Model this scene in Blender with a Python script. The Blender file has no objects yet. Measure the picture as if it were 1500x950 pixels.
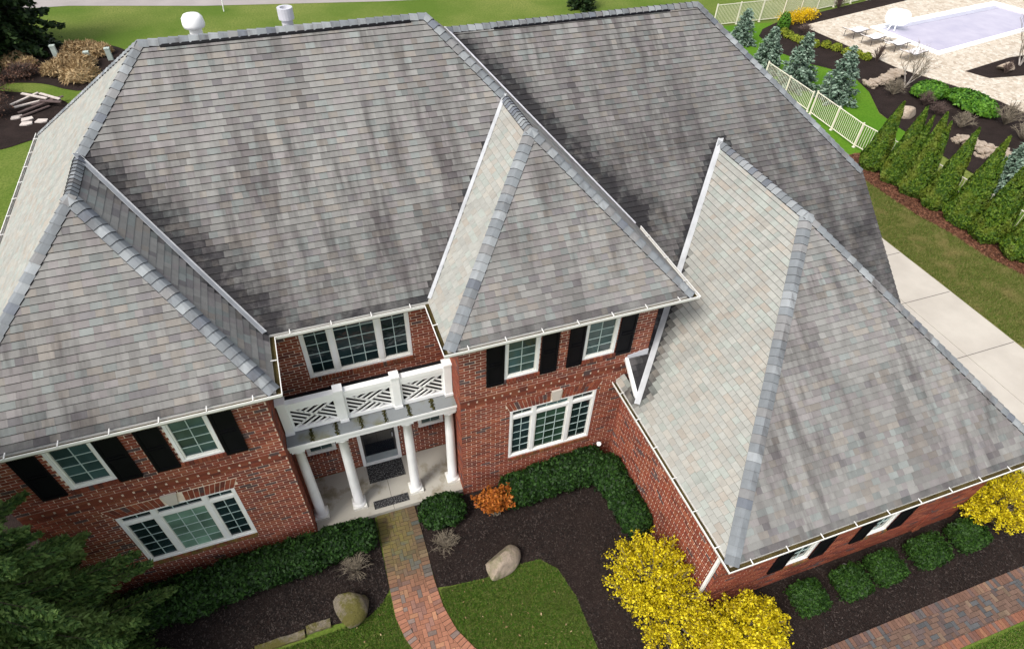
import bpy, math, random
import numpy as np
from mathutils import Vector, Matrix
random.seed(7); RNG = np.random.default_rng(11)
SC = bpy.context.scene
COL = SC.collection

# ------------------------------------------------------------------ camera
CAM_F, CAM_YAW, CAM_PITCH, CAM_ROLL, CAM_H = 914.7169, 0.3514, 0.7922, 0.0272, 14.7393
CAM_CX, CAM_CY = 732.7, 497.0
_sy, _cy = math.sin(CAM_YAW), math.cos(CAM_YAW); _sp, _cp = math.sin(CAM_PITCH), math.cos(CAM_PITCH)
_sr, _cr = math.sin(CAM_ROLL), math.cos(CAM_ROLL)
_right = Vector((_cy, -_sy, 0)); _up = Vector((_sy*_sp, _cy*_sp, _cp)); _fwd = Vector((_sy*_cp, _cy*_cp, -_sp))
_r2 = _right*_cr + _up*_sr; _u2 = _up*_cr - _right*_sr
cam = bpy.data.cameras.new('camera'); cam_o = bpy.data.objects.new('camera', cam); COL.objects.link(cam_o)
cam.sensor_fit = 'HORIZONTAL'; cam.sensor_width = 36; cam.lens = CAM_F/1500*36
cam.shift_x = (750-CAM_CX)/1500; cam.shift_y = (CAM_CY-475)/1500
cam.clip_start = 0.1; cam.clip_end = 1000
cam_o.matrix_world = Matrix(((_r2.x, _u2.x, -_fwd.x, 0), (_r2.y, _u2.y, -_fwd.y, 0), (_r2.z, _u2.z, -_fwd.z, CAM_H), (0, 0, 0, 1)))
SC.camera = cam_o

# ------------------------------------------------------------------ sky, sun, exposure
SUN_EL, SUN_AZ = math.radians(52), math.radians(244)      # azimuth clockwise from +Y: light comes from the left, a little from the front
SUN_DIR = Vector((math.sin(SUN_AZ)*math.cos(SUN_EL), math.cos(SUN_AZ)*math.cos(SUN_EL), math.sin(SUN_EL)))
world = bpy.data.worlds.new('World'); SC.world = world; world.use_nodes = True
wn = world.node_tree.nodes; wl = world.node_tree.links; wn.clear()
sky = wn.new('ShaderNodeTexSky'); sky.sky_type = 'NISHITA'; sky.sun_disc = False
sky.sun_elevation = SUN_EL; sky.sun_rotation = SUN_AZ; sky.air_density = 1.0; sky.dust_density = 3.0; sky.ozone_density = 1.0
hs = wn.new('ShaderNodeHueSaturation'); hs.inputs['Saturation'].default_value = 0.36
bg = wn.new('ShaderNodeBackground'); bg.inputs['Strength'].default_value = 0.15
wo = wn.new('ShaderNodeOutputWorld')
wl.new(sky.outputs[0], hs.inputs['Color']); wl.new(hs.outputs[0], bg.inputs['Color']); wl.new(bg.outputs[0], wo.inputs['Surface'])
sun = bpy.data.lights.new('sun', 'SUN'); sun.energy = 1.9; sun.angle = math.radians(20); sun.color = (1.0, 0.95, 0.88)
sun_o = bpy.data.objects.new('sun', sun); COL.objects.link(sun_o); sun_o.location = (-20, -10, 40)
sun_o.rotation_euler = SUN_DIR.to_track_quat('Z', 'Y').to_euler()
SC.view_settings.view_transform = 'Standard'; SC.view_settings.look = 'None'
SC.view_settings.gamma = 1.0; SC.view_settings.exposure = 0.66; SC.view_settings.use_curve_mapping = False

# ------------------------------------------------------------------ material helpers
def C(r, g, b): return (r, g, b, 1)
class NT:
    def __init__(s, name):
        s.m = bpy.data.materials.new(name); s.m.use_nodes = True
        s.n = s.m.node_tree.nodes; s.l = s.m.node_tree.links
        s.b = s.n['Principled BSDF']; s._pos = None
    def node(s, t, **kw):
        nd = s.n.new(t)
        for k, v in kw.items():
            if k in ('operation', 'blend_type', 'data_type', 'attribute_name', 'attribute_type', 'feature', 'use_clamp', 'noise_dimensions', 'voronoi_dimensions', 'distance'): setattr(nd, k, v)
        return nd
    def put(s, sock, v):
        if hasattr(v, 'is_linked') or isinstance(v, bpy.types.NodeSocket): s.l.new(v, sock)
        else: sock.default_value = v
    def pos(s):
        if s._pos is None: s._pos = s.node('ShaderNodeNewGeometry').outputs['Position']
        return s._pos
    def math(s, op, a, b=0.0, clamp=False):
        nd = s.node('ShaderNodeMath', operation=op, use_clamp=clamp); s.put(nd.inputs[0], a); s.put(nd.inputs[1], b); return nd.outputs[0]
    def vscale(s, v, sc):
        nd = s.node('ShaderNodeVectorMath', operation='MULTIPLY'); s.put(nd.inputs[0], v); nd.inputs[1].default_value = sc; return nd.outputs[0]
    def noise(s, scale, detail=4, rough=.55, vec=None):
        nd = s.node('ShaderNodeTexNoise'); nd.inputs['Scale'].default_value = scale; nd.inputs['Detail'].default_value = detail
        nd.inputs['Roughness'].default_value = rough; s.l.new(vec if vec is not None else s.pos(), nd.inputs['Vector']); return nd.outputs['Fac']
    def ramp(s, fac, stops):
        nd = s.node('ShaderNodeValToRGB'); s.l.new(fac, nd.inputs[0]); cr = nd.color_ramp
        while len(cr.elements) < len(stops): cr.elements.new(.5)
        for e, (p, c) in zip(cr.elements, stops):
            e.position = p; e.color = c if len(c) == 4 else (*c, 1)
        return nd.outputs[0]
    def fac(s, v, lo, hi):
        nd = s.node('ShaderNodeMapRange'); s.put(nd.inputs[0], v); nd.inputs[1].default_value = lo; nd.inputs[2].default_value = hi; nd.clamp = True; return nd.outputs[0]
    def mix(s, fac, a, b, mode='MIX'):
        nd = s.node('ShaderNodeMix', data_type='RGBA', blend_type=mode); s.put(nd.inputs[0], fac); s.put(nd.inputs[6], a); s.put(nd.inputs[7], b); return nd.outputs[2]
    def bump(s, h, strength=.3, dist=.01):
        nd = s.node('ShaderNodeBump'); nd.inputs['Strength'].default_value = strength; nd.inputs['Distance'].default_value = dist
        s.l.new(h, nd.inputs['Height']); s.l.new(nd.outputs[0], s.b.inputs['Normal'])
    def base(s, c): s.put(s.b.inputs['Base Color'], c)
    def rough(s, r): s.put(s.b.inputs['Roughness'], r)
    def spec(s, v): s.b.inputs['Specular IOR Level'].default_value = v

def m_plain(name, col, rough=.6, var=.12, scale=6, spec=.4, bump=0):
    t = NT(name); f = t.noise(scale, 5)
    d = tuple(max(0, c*(1-var)) for c in col); u = tuple(min(1, c*(1+var)) for c in col)
    t.base(t.ramp(f, [(.3, d), (.7, u)])); t.rough(rough); t.spec(spec)
    if bump: t.bump(t.noise(scale*12, 4), bump, .01)
    return t.m

def m_leaf(name, cols, rough=.55, trans=.25, patch=None):
    """per-leaf colour, light passing through a little; patch = (scale, colour, lo, hi) tints whole tufts"""
    t = NT(name)
    g = t.node('ShaderNodeNewGeometry'); rnd = g.outputs['Random Per Island']
    n = len(cols); stops = [((i+.5)/n, c) for i, c in enumerate(cols)]
    c = t.ramp(rnd, stops)
    if patch:
        sc, pc, lo, hi = patch
        c = t.mix(t.fac(t.noise(sc, 3), lo, hi), c, C(*pc))
    t.base(c); t.rough(rough); t.spec(.25)
    tr = t.node('ShaderNodeBsdfTranslucent'); t.l.new(c, tr.inputs['Color'])
    mx = t.node('ShaderNodeMixShader'); mx.inputs[0].default_value = trans
    out = t.n['Material Output']; t.l.new(t.b.outputs[0], mx.inputs[1]); t.l.new(tr.outputs[0], mx.inputs[2]); t.l.new(mx.outputs[0], out.inputs['Surface'])
    return t.m

def tinted(t, single):
    if single:
        oi = t.node('ShaderNodeObjectInfo'); return oi.outputs['Color'], oi.outputs['Alpha']
    a = t.node('ShaderNodeAttribute', attribute_name='tint', attribute_type='GEOMETRY'); return a.outputs['Color'], a.outputs['Alpha']

def m_shingle(name, single):
    t = NT(name); col, alpha = tinted(t, single)
    g = t.node('ShaderNodeNewGeometry'); sn = t.node('ShaderNodeSeparateXYZ'); t.l.new(g.outputs['True Normal'], sn.inputs[0])
    sp = t.node('ShaderNodeSeparateXYZ'); t.l.new(t.pos(), sp.inputs[0])
    side = t.math('GREATER_THAN', t.math('ABSOLUTE', sn.outputs[0]), t.math('ABSOLUTE', sn.outputs[1]))
    along = t.math('ADD', t.math('MULTIPLY', sp.outputs[1], side), t.math('MULTIPLY', sp.outputs[0], t.math('SUBTRACT', 1.0, side)))
    cb = t.node('ShaderNodeCombineXYZ'); t.put(cb.inputs[0], t.math('MULTIPLY', along, 3.6)); t.put(cb.inputs[1], t.math('MULTIPLY', sp.outputs[2], .8)); t.put(cb.inputs[2], t.math('MULTIPLY', side, 7.0))
    st = t.fac(t.noise(1.0, 5, .6, cb.outputs[0]), .46, .66)
    big = t.fac(t.noise(.42, 3, .5), .30, .56)
    front = t.math('SUBTRACT', 1.0, t.math('MULTIPLY', side, .75))
    sf = t.math('MULTIPLY', t.math('MULTIPLY', t.math('MULTIPLY', st, big), front), .66)
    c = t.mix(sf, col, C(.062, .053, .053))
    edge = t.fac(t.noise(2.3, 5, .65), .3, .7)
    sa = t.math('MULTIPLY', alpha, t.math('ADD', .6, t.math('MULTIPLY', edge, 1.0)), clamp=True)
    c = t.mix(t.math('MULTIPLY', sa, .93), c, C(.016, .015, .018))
    gr = t.noise(160, 2); c = t.mix(.22, c, t.ramp(gr, [(.3, (.4, .4, .4)), (.7, (1, 1, 1))]), 'MULTIPLY')
    gl = t.noise(9, 4); c = t.mix(.25, c, t.ramp(gl, [(.3, (.55, .55, .56)), (.7, (1, 1, 1))]), 'MULTIPLY')
    t.base(c); t.rough(.85); t.spec(.25); t.bump(gr, .25, .004); return t.m

def m_brick(name, single):
    t = NT(name); col, alpha = tinted(t, single)
    gr = t.noise(45, 4); c = t.mix(.45, col, t.ramp(gr, [(.3, (.5, .5, .5)), (.7, (1.1, 1.05, 1))]), 'MULTIPLY')
    sp = t.node('ShaderNodeSeparateXYZ'); t.l.new(t.pos(), sp.inputs[0])
    moss = t.math('MULTIPLY', alpha, t.fac(t.noise(7, 4), .38, .6))
    c = t.mix(moss, c, C(.16, .13, .028))
    t.base(c); t.rough(.8); t.spec(.25); t.bump(gr, .3, .004); return t.m

def m_paver(name):
    t = NT(name); col, alpha = tinted(t, True)
    gr = t.noise(30, 4); c = t.mix(.5, col, t.ramp(gr, [(.3, (.5, .5, .5)), (.7, (1.05, 1.05, 1))]), 'MULTIPLY')
    c = t.mix(t.math('MULTIPLY', alpha, t.fac(t.noise(5, 4), .3, .55)), c, C(.155, .13, .04))
    t.base(c); t.rough(.85); t.spec(.2); t.bump(gr, .35, .005); return t.m

def m_ground(name, a, b, c3, scale1, scale2, rough=.95, bump=.4):
    t = NT(name); big = t.noise(scale1, 5, .6); fine = t.noise(scale2, 5, .7)
    c = t.mix(t.fac(big, .38, .64), C(*a), C(*b)); c = t.mix(t.fac(fine, .42, .68), c, C(*c3))
    t.base(c); t.rough(rough); t.spec(.1); t.bump(fine, bump, .03); return t.m

def m_concrete(name, col, stain, rough=.8, s=2.0, lo=.52, hi=.66):
    t = NT(name); c = t.mix(t.fac(t.noise(s, 5, .6), lo, hi), C(*col), C(*stain))
    g = t.noise(60, 4); c = t.mix(.25, c, t.ramp(g, [(.3, (.6, .6, .6)), (.7, (1, 1, 1))]), 'MULTIPLY')
    t.base(c); t.rough(rough); t.spec(.25); t.bump(g, .2, .004); return t.m

def m_glass(name, col, rough=.05, spec=.6):
    t = NT(name); f = t.noise(1.6, 3)
    oi = t.node('ShaderNodeObjectInfo'); c = t.ramp(f, [(.35, tuple(c*.55 for c in col)), (.65, col)]); c = t.mix(1.0, c, t.ramp(oi.outputs['Random'], [(0, (.6, .6, .6)), (1, (1.3, 1.3, 1.3))]), 'MULTIPLY'); t.base(c); t.rough(rough); t.spec(spec); return t.m  # opaque pane; dim interior and uneven reflections are painted into its colour

def m_patio(name):
    t = NT(name)
    v = t.node('ShaderNodeTexVoronoi'); v.inputs['Scale'].default_value = 5.0; t.l.new(t.pos(), v.inputs['Vector'])
    c = t.ramp(v.outputs['Color'], [(.0, (.36, .29, .22)), (.45, (.52, .45, .36)), (.9, (.61, .56, .48))])
    v2 = t.node('ShaderNodeTexVoronoi', feature='DISTANCE_TO_EDGE'); v2.inputs['Scale'].default_value = 5.0; t.l.new(t.pos(), v2.inputs['Vector'])
    c = t.mix(t.fac(v2.outputs['Distance'], .0, .05), C(.34, .29, .23), c)
    t.base(c); t.rough(.85); t.spec(.2); return t.m

M = {}
M['shingle'] = m_shingle('shingle_field_material', False); M['shingle1'] = m_shingle('shingle_piece_material', True)
M['edge'] = m_plain('shingle_edge_material', (.030, .028, .030), .95, .3, 20, .1)  # dark asphalt cut edge, also painting in the course shadow line
M['brick'] = m_brick('brick_field_material', False); M['brick1'] = m_brick('brick_piece_material', True)
M['paver'] = m_paver('paver_material')
M['cap'] = m_shingle('ridge_cap_material', True)
M['mortar'] = m_plain('mortar_material', (.74, .62, .50), .9, .12, 9)
M['white'] = m_plain('white_paint_material', (.80, .80, .79), .45, .05, 3)
M['vinyl'] = m_plain('cream_vinyl_material', (.78, .77, .72), .45, .05, 3)
M['gutter'] = m_plain('gutter_material', (.72, .71, .68), .4, .06, 2)
M['gutter_in'] = m_plain('gutter_lining_material', (.02, .02, .022), .7, .3, 8)
M['debris'] = m_ground('debris_material', (.06, .045, .015), (.11, .085, .03), (.03, .025, .012), 4, 40)
M['flash'] = m_plain('metal_flashing_material', (.50, .50, .54), .45, .12, 3)
M['flash_white'] = m_plain('pale_metal_flashing_material', (.42, .43, .445), .5, .16, 3)
M['black'] = m_plain('black_paint_material', (.004, .004, .0055), .55, .2, 4, .12)
M['membrane'] = m_plain('roof_membrane_material', (.014, .014, .016), .7, .2, 3, .15)
M['glass'] = m_glass('window_glass_material', (.055, .105, .105)); M['glass_dark'] = m_glass('dark_window_glass_material', (.016, .034, .037))
M['glass_green'] = m_glass('green_window_glass_material', (.035, .075, .05)); M['curtain'] = m_glass('curtained_glass_material', (.20, .34, .26), .12, .5)
M['muntin'] = m_plain('muntin_material', (.42, .52, .50), .5, .08, 3)
M['slab'] = m_concrete('porch_concrete_material', (.42, .40, .35), (.24, .21, .15), .75, 1.3, .54, .64)
M['metalroof'] = m_concrete('porch_metal_material', (.20, .215, .22), (.15, .15, .09), .5, 1.6)
M['moss'] = m_ground('moss_material', (.05, .05, .015), (.09, .08, .02), (.03, .03, .012), 6, 50)
M['keystone'] = m_concrete('limestone_material', (.55, .50, .44), (.42, .38, .34), .8)
M['mulch'] = m_ground('mulch_material', (.012, .008, .007), (.024, .016, .014), (.036, .026, .023), 1.2, 38, .95, .9)
M['redmulch'] = m_ground('pine_straw_material', (.09, .034, .018), (.14, .055, .03), (.04, .018, .012), 1.5, 24, .95, .9)
M['lawn'] = m_ground('lawn_material', (.085, .140, .018), (.175, .200, .050), (.065, .108, .014), .16, 9, .95, .8)
M['lawn_dry'] = m_ground('dry_lawn_material', (.085, .115, .018), (.17, .155, .055), (.11, .11, .028), 1.1, 16, .95, .8)
M['lawn_green'] = m_ground('green_lawn_material', (.070, .175, .010), (.10, .205, .015), (.055, .13, .008), .3, 9, .95, .8)
M['concrete'] = m_concrete('drive_concrete_material', (.52, .48, .42), (.43, .39, .34), .85, .7, .35, .75)
M['joint'] = m_plain('joint_material', (.12, .11, .10), .9, .2, 9)
M['asphalt'] = m_plain('road_material', (.30, .27, .26), .9, .1, .6)
M['sand'] = m_plain('joint_sand_material', (.045, .034, .026), .95, .4, 14)
M['patio'] = m_patio('patio_material')
M['coping'] = m_plain('pool_coping_material', (.82, .82, .82), .6, .04, 2)
M['poolwall'] = m_plain('pool_liner_material', (.42, .42, .50), .5, .06, 1)
tw = NT('pool_water_material'); tw.base(tw.ramp(tw.noise(.7, 4), [(.3, (.36, .33, .43)), (.7, (.47, .43, .51))])); tw.rough(.12); tw.spec(.5); tw.bump(tw.noise(6, 3), .06, .02); M['water'] = tw.m
M['bark'] = m_plain('bark_material', (.06, .045, .035), .9, .35, 9, .2, .5)
M['twig'] = m_plain('twig_material', (.19, .16, .12), .9, .3, 9, .2)
M['twig_dark'] = m_plain('dark_twig_material', (.10, .07, .06), .9, .3, 9, .2)
M['birch'] = m_plain('pale_bark_material', (.46, .41, .37), .8, .15, 5, .2)
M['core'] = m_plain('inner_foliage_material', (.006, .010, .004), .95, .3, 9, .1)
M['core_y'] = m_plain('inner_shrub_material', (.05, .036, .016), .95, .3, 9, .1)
M['yew'] = m_leaf('yew_leaf_material', [(.006, .021, .004), (.014, .042, .006), (.026, .072, .010)], .6, .15)
M['yew2'] = m_leaf('clipped_yew_leaf_material', [(.009, .030, .004), (.018, .052, .007), (.036, .090, .011)], .6, .15)
M['forsythia'] = m_leaf('forsythia_flower_material', [(.30, .22, .005), (.54, .43, .008), (.72, .60, .014), (.82, .70, .03)], .5, .3, (2.2, (.34, .25, .008), .56, .76))
M['forsythia_far'] = m_leaf('far_forsythia_flower_material', [(.62, .42, .01), (.75, .52, .012)], .5, .3)
M['orange'] = m_leaf('orange_leaf_material', [(.28, .075, .012), (.42, .13, .02), (.50, .18, .03)], .55, .25)
M['spruce'] = m_leaf('spruce_needle_material', [(.034, .078, .018), (.072, .145, .030), (.14, .22, .055)], .6, .2, (1.3, (.13, .19, .05), .5, .75))
M['spruce_far'] = m_leaf('far_evergreen_needle_material', [(.008, .022, .006), (.016, .038, .009), (.03, .058, .014)], .6, .12)
M['bluespruce'] = m_leaf('blue_spruce_needle_material', [(.085, .140, .098), (.165, .245, .18), (.28, .37, .29)], .6, .12)
M['arbor'] = m_leaf('arborvitae_leaf_material', [(.026, .066, .006), (.062, .130, .010), (.12, .19, .016)], .6, .2, (1.6, (.15, .18, .022), .5, .75))
M['globe'] = m_leaf('yellow_green_leaf_material', [(.11, .16, .012), (.20, .25, .02), (.30, .32, .03)], .6, .2)
M['juniper'] = m_leaf('juniper_leaf_material', [(.03, .10, .008), (.065, .17, .013), (.11, .25, .022)], .6, .15)
M['drygrass'] = m_leaf('dry_grass_material', [(.26, .17, .08), (.36, .25, .13), (.45, .34, .19)], .8, .2)
M['redleaf'] = m_leaf('russet_leaf_material', [(.09, .04, .03), (.14, .07, .05), (.19, .11, .075)], .8, .1)
M['blade'] = m_leaf('grass_blade_material', [(.036, .100, .007), (.064, .150, .010), (.100, .180, .020), (.18, .18, .06)], .7, .2, (.9, (.10, .13, .028), .55, .75))
M['chip'] = m_leaf('mulch_chip_material', [(.007, .005, .0045), (.012, .009, .008), (.018, .013, .011), (.026, .019, .017), (.060, .046, .040)], .9, 0.0, (.8, (.030, .020, .016), .5, .72))
M['straw'] = m_leaf('straw_chip_material', [(.06, .024, .014), (.13, .055, .03), (.19, .085, .05)], .9, 0.0)
def m_rock(name, a, b_, m_, lo=.5, hi=.66):
    t = NT(name); f = t.noise(6, 8, .7); c = t.mix(t.fac(f, .35, .65), C(*a), C(*b_)); c = t.mix(t.fac(t.noise(2.4, 5, .65), lo, hi), c, C(*m_))
    t.base(c); t.rough(.9); t.spec(.2); t.bump(t.noise(9, 9, .72), .9, .08); return t.m
M['rock'] = m_rock('boulder_material', (.40, .32, .25), (.28, .23, .18), (.22, .20, .12))
M['rock_dark'] = m_rock('mossy_boulder_material', (.24, .20, .15), (.13, .115, .09), (.10, .09, .025), .42, .56)
M['rock_pale'] = m_rock('pale_rock_material', (.46, .38, .30), (.34, .27, .21), (.30, .24, .18))
M['mat'] = None
tm = NT('door_mat_material'); vv = tm.node('ShaderNodeTexVoronoi', feature='F1'); vv.inputs['Scale'].default_value = 16; tm.l.new(tm.pos(), vv.inputs['Vector'])
tm.base(tm.mix(tm.fac(tm.noise(42, 3), .55, .62), C(.008, .008, .009), C(.24, .24, .24))); tm.rough(.9); M['mat'] = tm.m
M['mesh_white'] = m_plain('sling_fabric_material', (.74, .70, .70), .6, .05, 3)
M['darkmetal'] = m_plain('dark_metal_material', (.05, .045, .045), .5, .2, 5)
M['pedestal'] = m_plain('utility_green_material', (.40, .46, .42), .5, .08, 4)
M['teal'] = m_plain('teal_plastic_material', (.05, .12, .13), .5, .1, 4)
M['board_white'] = m_plain('weathered_board_material', (.52, .46, .42), .8, .15, 6)
M['board_brown'] = m_plain('brown_board_material', (.10, .07, .065), .8, .2, 6)
M['fence'] = m_plain('fence_paint_material', (.74, .69, .58), .5, .06, 2)
M['lampmetal'] = m_plain('lamp_metal_material', (.35, .38, .42), .35, .15, 8)

# ------------------------------------------------------------------ object helpers
LOC = {}
def tag(o, label=None, cat=None, group=None, kind=None):
    if label: o['label'] = label
    if cat: o['category'] = cat
    if group: o['group'] = group
    if kind: o['kind'] = kind
    return o
def thing(name, loc, label, cat, group=None):
    o = bpy.data.objects.new(name, None); o.location = loc; o.empty_display_size = .3; COL.objects.link(o)
    return tag(o, label, cat, group)
def link(name, me, parent=None, kind=None):
    """meshes are written in world coordinates: a part of a thing is shifted back by the thing's own place"""
    o = bpy.data.objects.new(name, me); COL.objects.link(o)
    if parent is not None:
        o.parent = parent
        if parent.parent is None and parent.type == 'EMPTY': o.location = -Vector(parent.location)
    if kind: o['kind'] = kind
    return o
def rebase(o):
    """put a top-level mesh's origin at its base"""
    me = o.data; n = len(me.vertices); co = np.empty(n*3, np.float32); me.vertices.foreach_get('co', co); co = co.reshape(-1, 3)
    b = np.array([(co[:, 0].min()+co[:, 0].max())/2, (co[:, 1].min()+co[:, 1].max())/2, co[:, 2].min()])
    me.vertices.foreach_set('co', (co-b).ravel()); o.location = b; me.update(); return o
def np_mesh(name, V, F, mat, smooth=False):
    V = np.asarray(V, np.float32); F = np.asarray(F, np.int32); k = F.shape[1]
    me = bpy.data.meshes.new(name); me.vertices.add(len(V)); me.vertices.foreach_set('co', V.ravel())
    me.loops.add(F.size); me.loops.foreach_set('vertex_index', F.ravel())
    me.polygons.add(len(F)); me.polygons.foreach_set('loop_start', np.arange(0, F.size, k, dtype=np.int32))
    me.polygons.foreach_set('loop_total', np.full(len(F), k, np.int32))
    if smooth: me.polygons.foreach_set('use_smooth', np.ones(len(F), bool))
    me.materials.append(mat); me.update(calc_edges=True); return me

class MB:
    def __init__(s): s.v = []; s.f = []; s.t = []
    def poly(s, pts, tint=None):
        i = len(s.v); s.v += [tuple(p) for p in pts]; s.f.append(tuple(range(i, i+len(pts))))
        if tint: s.t += [tint]*len(pts)
    def box(s, x0, x1, y0, y1, z0, z1):
        i = len(s.v); s.v += [(x0, y0, z0), (x1, y0, z0), (x1, y1, z0), (x0, y1, z0), (x0, y0, z1), (x1, y0, z1), (x1, y1, z1), (x0, y1, z1)]
        s.f += [tuple(i+k for k in q) for q in ((0, 3, 2, 1), (4, 5, 6, 7), (0, 1, 5, 4), (1, 2, 6, 5), (2, 3, 7, 6), (3, 0, 4, 7))]; return s
    def prism(s, pts, d):
        """closed polygon of 3D points pushed along vector d"""
        n = len(pts); i = len(s.v); s.v += [tuple(p) for p in pts]+[tuple(Vector(p)+Vector(d)) for p in pts]
        s.f.append(tuple(range(i+n-1, i-1, -1))); s.f.append(tuple(range(i+n, i+2*n)))
        for k in range(n): s.f.append((i+k, i+(k+1) % n, i+n+(k+1) % n, i+n+k))
        return s
    def tube(s, pts, radii, n=6, cap=True):
        pts = [Vector(p) for p in pts]; i0 = len(s.v)
        for k, p in enumerate(pts):
            d = (pts[min(k+1, len(pts)-1)]-pts[max(k-1, 0)]).normalized()
            a = d.orthogonal().normalized(); b = d.cross(a)
            r = radii[k] if hasattr(radii, '__len__') else radii
            for j in range(n):
                an = 2*math.pi*j/n; s.v.append(tuple(p+a*r*math.cos(an)+b*r*math.sin(an)))
        for k in range(len(pts)-1):
            for j in range(n):
                a = i0+k*n+j; b = i0+k*n+(j+1) % n; s.f.append((a, b, b+n, a+n))
        if cap: s.f.append(tuple(i0+j for j in range(n-1, -1, -1))); s.f.append(tuple(i0+(len(pts)-1)*n+j for j in range(n)))
        return s
    def lathe(s, c, prof, n=16):
        i0 = len(s.v)
        for r, z in prof:
            for j in range(n):
                a = 2*math.pi*j/n; s.v.append((c[0]+r*math.cos(a), c[1]+r*math.sin(a), c[2]+z))
        for k in range(len(prof)-1):
            for j in range(n):
                a = i0+k*n+j; b = i0+k*n+(j+1) % n; s.f.append((a, b, b+n, a+n))
        s.f.append(tuple(i0+j for j in range(n-1, -1, -1))); s.f.append(tuple(i0+(len(prof)-1)*n+j for j in range(n)))
        return s
    def mesh(s, name, mat, smooth=False):
        me = bpy.data.meshes.new(name); me.from_pydata(s.v, [], s.f); me.materials.append(mat)
        if s.t:
            a = me.attributes.new('tint', 'FLOAT_COLOR', 'POINT'); a.data.foreach_set('color', np.asarray(s.t, np.float32).ravel())
        if smooth: me.polygons.foreach_set('use_smooth', np.ones(len(s.f), bool))
        me.update(); return me
    def build(s, name, mat, parent=None, kind=None, smooth=False): return link(name, s.mesh(name, mat, smooth), parent, kind)

def to_px(p):
    d = Vector(p)-Vector((0, 0, CAM_H)); z = d.dot(_fwd)
    return CAM_CX+CAM_F*d.dot(_r2)/z, CAM_CY-CAM_F*d.dot(_u2)/z
def clip_convex(sub, clip):
    out = list(sub); n = len(clip)
    for i in range(n):
        (ax, ay), (bx, by) = clip[i], clip[(i+1) % n]; inp = out; out = []
        if not inp: return []
        ex, ey = bx-ax, by-ay
        side = [ex*(p[1]-ay)-ey*(p[0]-ax) for p in inp]
        for k in range(len(inp)):
            p, q = inp[k], inp[(k+1) % len(inp)]; sp_, sq = side[k], side[(k+1) % len(inp)]
            if sp_ >= 0: out.append(p)
            if (sp_ >= 0) != (sq >= 0):
                t_ = sp_/(sp_-sq); out.append((p[0]+t_*(q[0]-p[0]), p[1]+t_*(q[1]-p[1])))
    return out
def area2(p): return .5*sum(p[i][0]*p[(i+1) % len(p)][1]-p[(i+1) % len(p)][0]*p[i][1] for i in range(len(p)))
def ccw(p): return list(p) if area2(p) > 0 else list(reversed(p))
def inside(x, y, poly):
    c = False; j = len(poly)-1
    for i in range(len(poly)):
        if (poly[i][1] > y) != (poly[j][1] > y) and x < (poly[j][0]-poly[i][0])*(y-poly[i][1])/(poly[j][1]-poly[i][1])+poly[i][0]: c = not c
        j = i
    return c
def sheet(name, pts, z, mat, kind='structure', th=0.0):
    m = MB()
    if th: m.prism([(x, y, z-th) for x, y in ccw(pts)], (0, 0, th))
    else: m.poly([(x, y, z) for x, y in ccw(pts)])
    return m.build(name, mat, None, kind)
def smooth_poly(pts, n=6):
    out = []; k = len(pts)
    for i in range(k):
        p0, p1, p2, p3 = [np.array(pts[(i+j-1) % k], float) for j in range(4)]
        for s in range(n):
            t_ = s/n; out.append(tuple(.5*((2*p1)+(-p0+p2)*t_+(2*p0-5*p1+4*p2-p3)*t_**2+(-p0+3*p1-3*p2+p3)*t_**3)))
    return out

def quads(P, size, N=None, spread=1.0, aspect=1.0, up=None):
    """one four-cornered leaf at every point; N = facing, up = direction of its long axis"""
    n = len(P); P = np.asarray(P, float); size = np.broadcast_to(np.asarray(size, float), (n,))
    R = RNG.normal(size=(n, 3)); R /= np.linalg.norm(R, axis=1, keepdims=True)
    D = R if N is None else np.asarray(N)+R*spread
    D = D/(np.linalg.norm(D, axis=1, keepdims=True)+1e-9)
    U = RNG.normal(size=(n, 3)) if up is None else np.asarray(up)+RNG.normal(size=(n, 3))*.35
    A = U-(U*D).sum(1, keepdims=True)*D; A /= np.linalg.norm(A, axis=1, keepdims=True)+1e-9; B = np.cross(D, A)
    a = A*(size*.5*aspect)[:, None]; b = B*(size*.5)[:, None]
    V = np.stack([P-a, P+b*.9-a*.1, P+a, P-b*.9+a*.1], 1).reshape(-1, 3)
    return V, np.arange(n*4).reshape(-1, 4)
def leaf_obj(name, P, size, mat, parent=None, kind=None, **kw):
    V, F = quads(P, size, **kw); return link(name, np_mesh(name, V, F, mat), parent, kind)
def blob_mesh(c, r, n=2, rough=.12, seed=0, freq=2.2, flat=.0, cuts=0):
    """lumpy closed shape"""
    import bmesh
    bm = bmesh.new(); bmesh.ops.create_icosphere(bm, subdivisions=n, radius=1); g = np.random.default_rng(seed); ph = g.uniform(0, 6.28, (6, 3)); fr = g.normal(size=(6, 3))*freq
    V = []; F = [tuple(v.index for v in f.verts) for f in bm.faces]
    cn = g.normal(size=(max(cuts, 1), 3)); cn /= np.linalg.norm(cn, axis=1, keepdims=True); cd = g.uniform(.55, .85, max(cuts, 1))
    for v in bm.verts:
        p = np.array(v.co)
        for k in range(cuts):
            e = float(p @ cn[k])-cd[k]
            if e > 0: p = p-cn[k]*e*.93
        p = p.astype(float); w = 1+rough*sum(math.sin(float(fr[k] @ p)+ph[k, 0]) for k in range(6))/2.2
        q = p*w*np.array(r)
        if flat and q[2] < -flat*r[2]: q[2] = -flat*r[2]
        V.append(q+np.array(c))
    bm.free(); return np.array(V), np.array(F)

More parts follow.
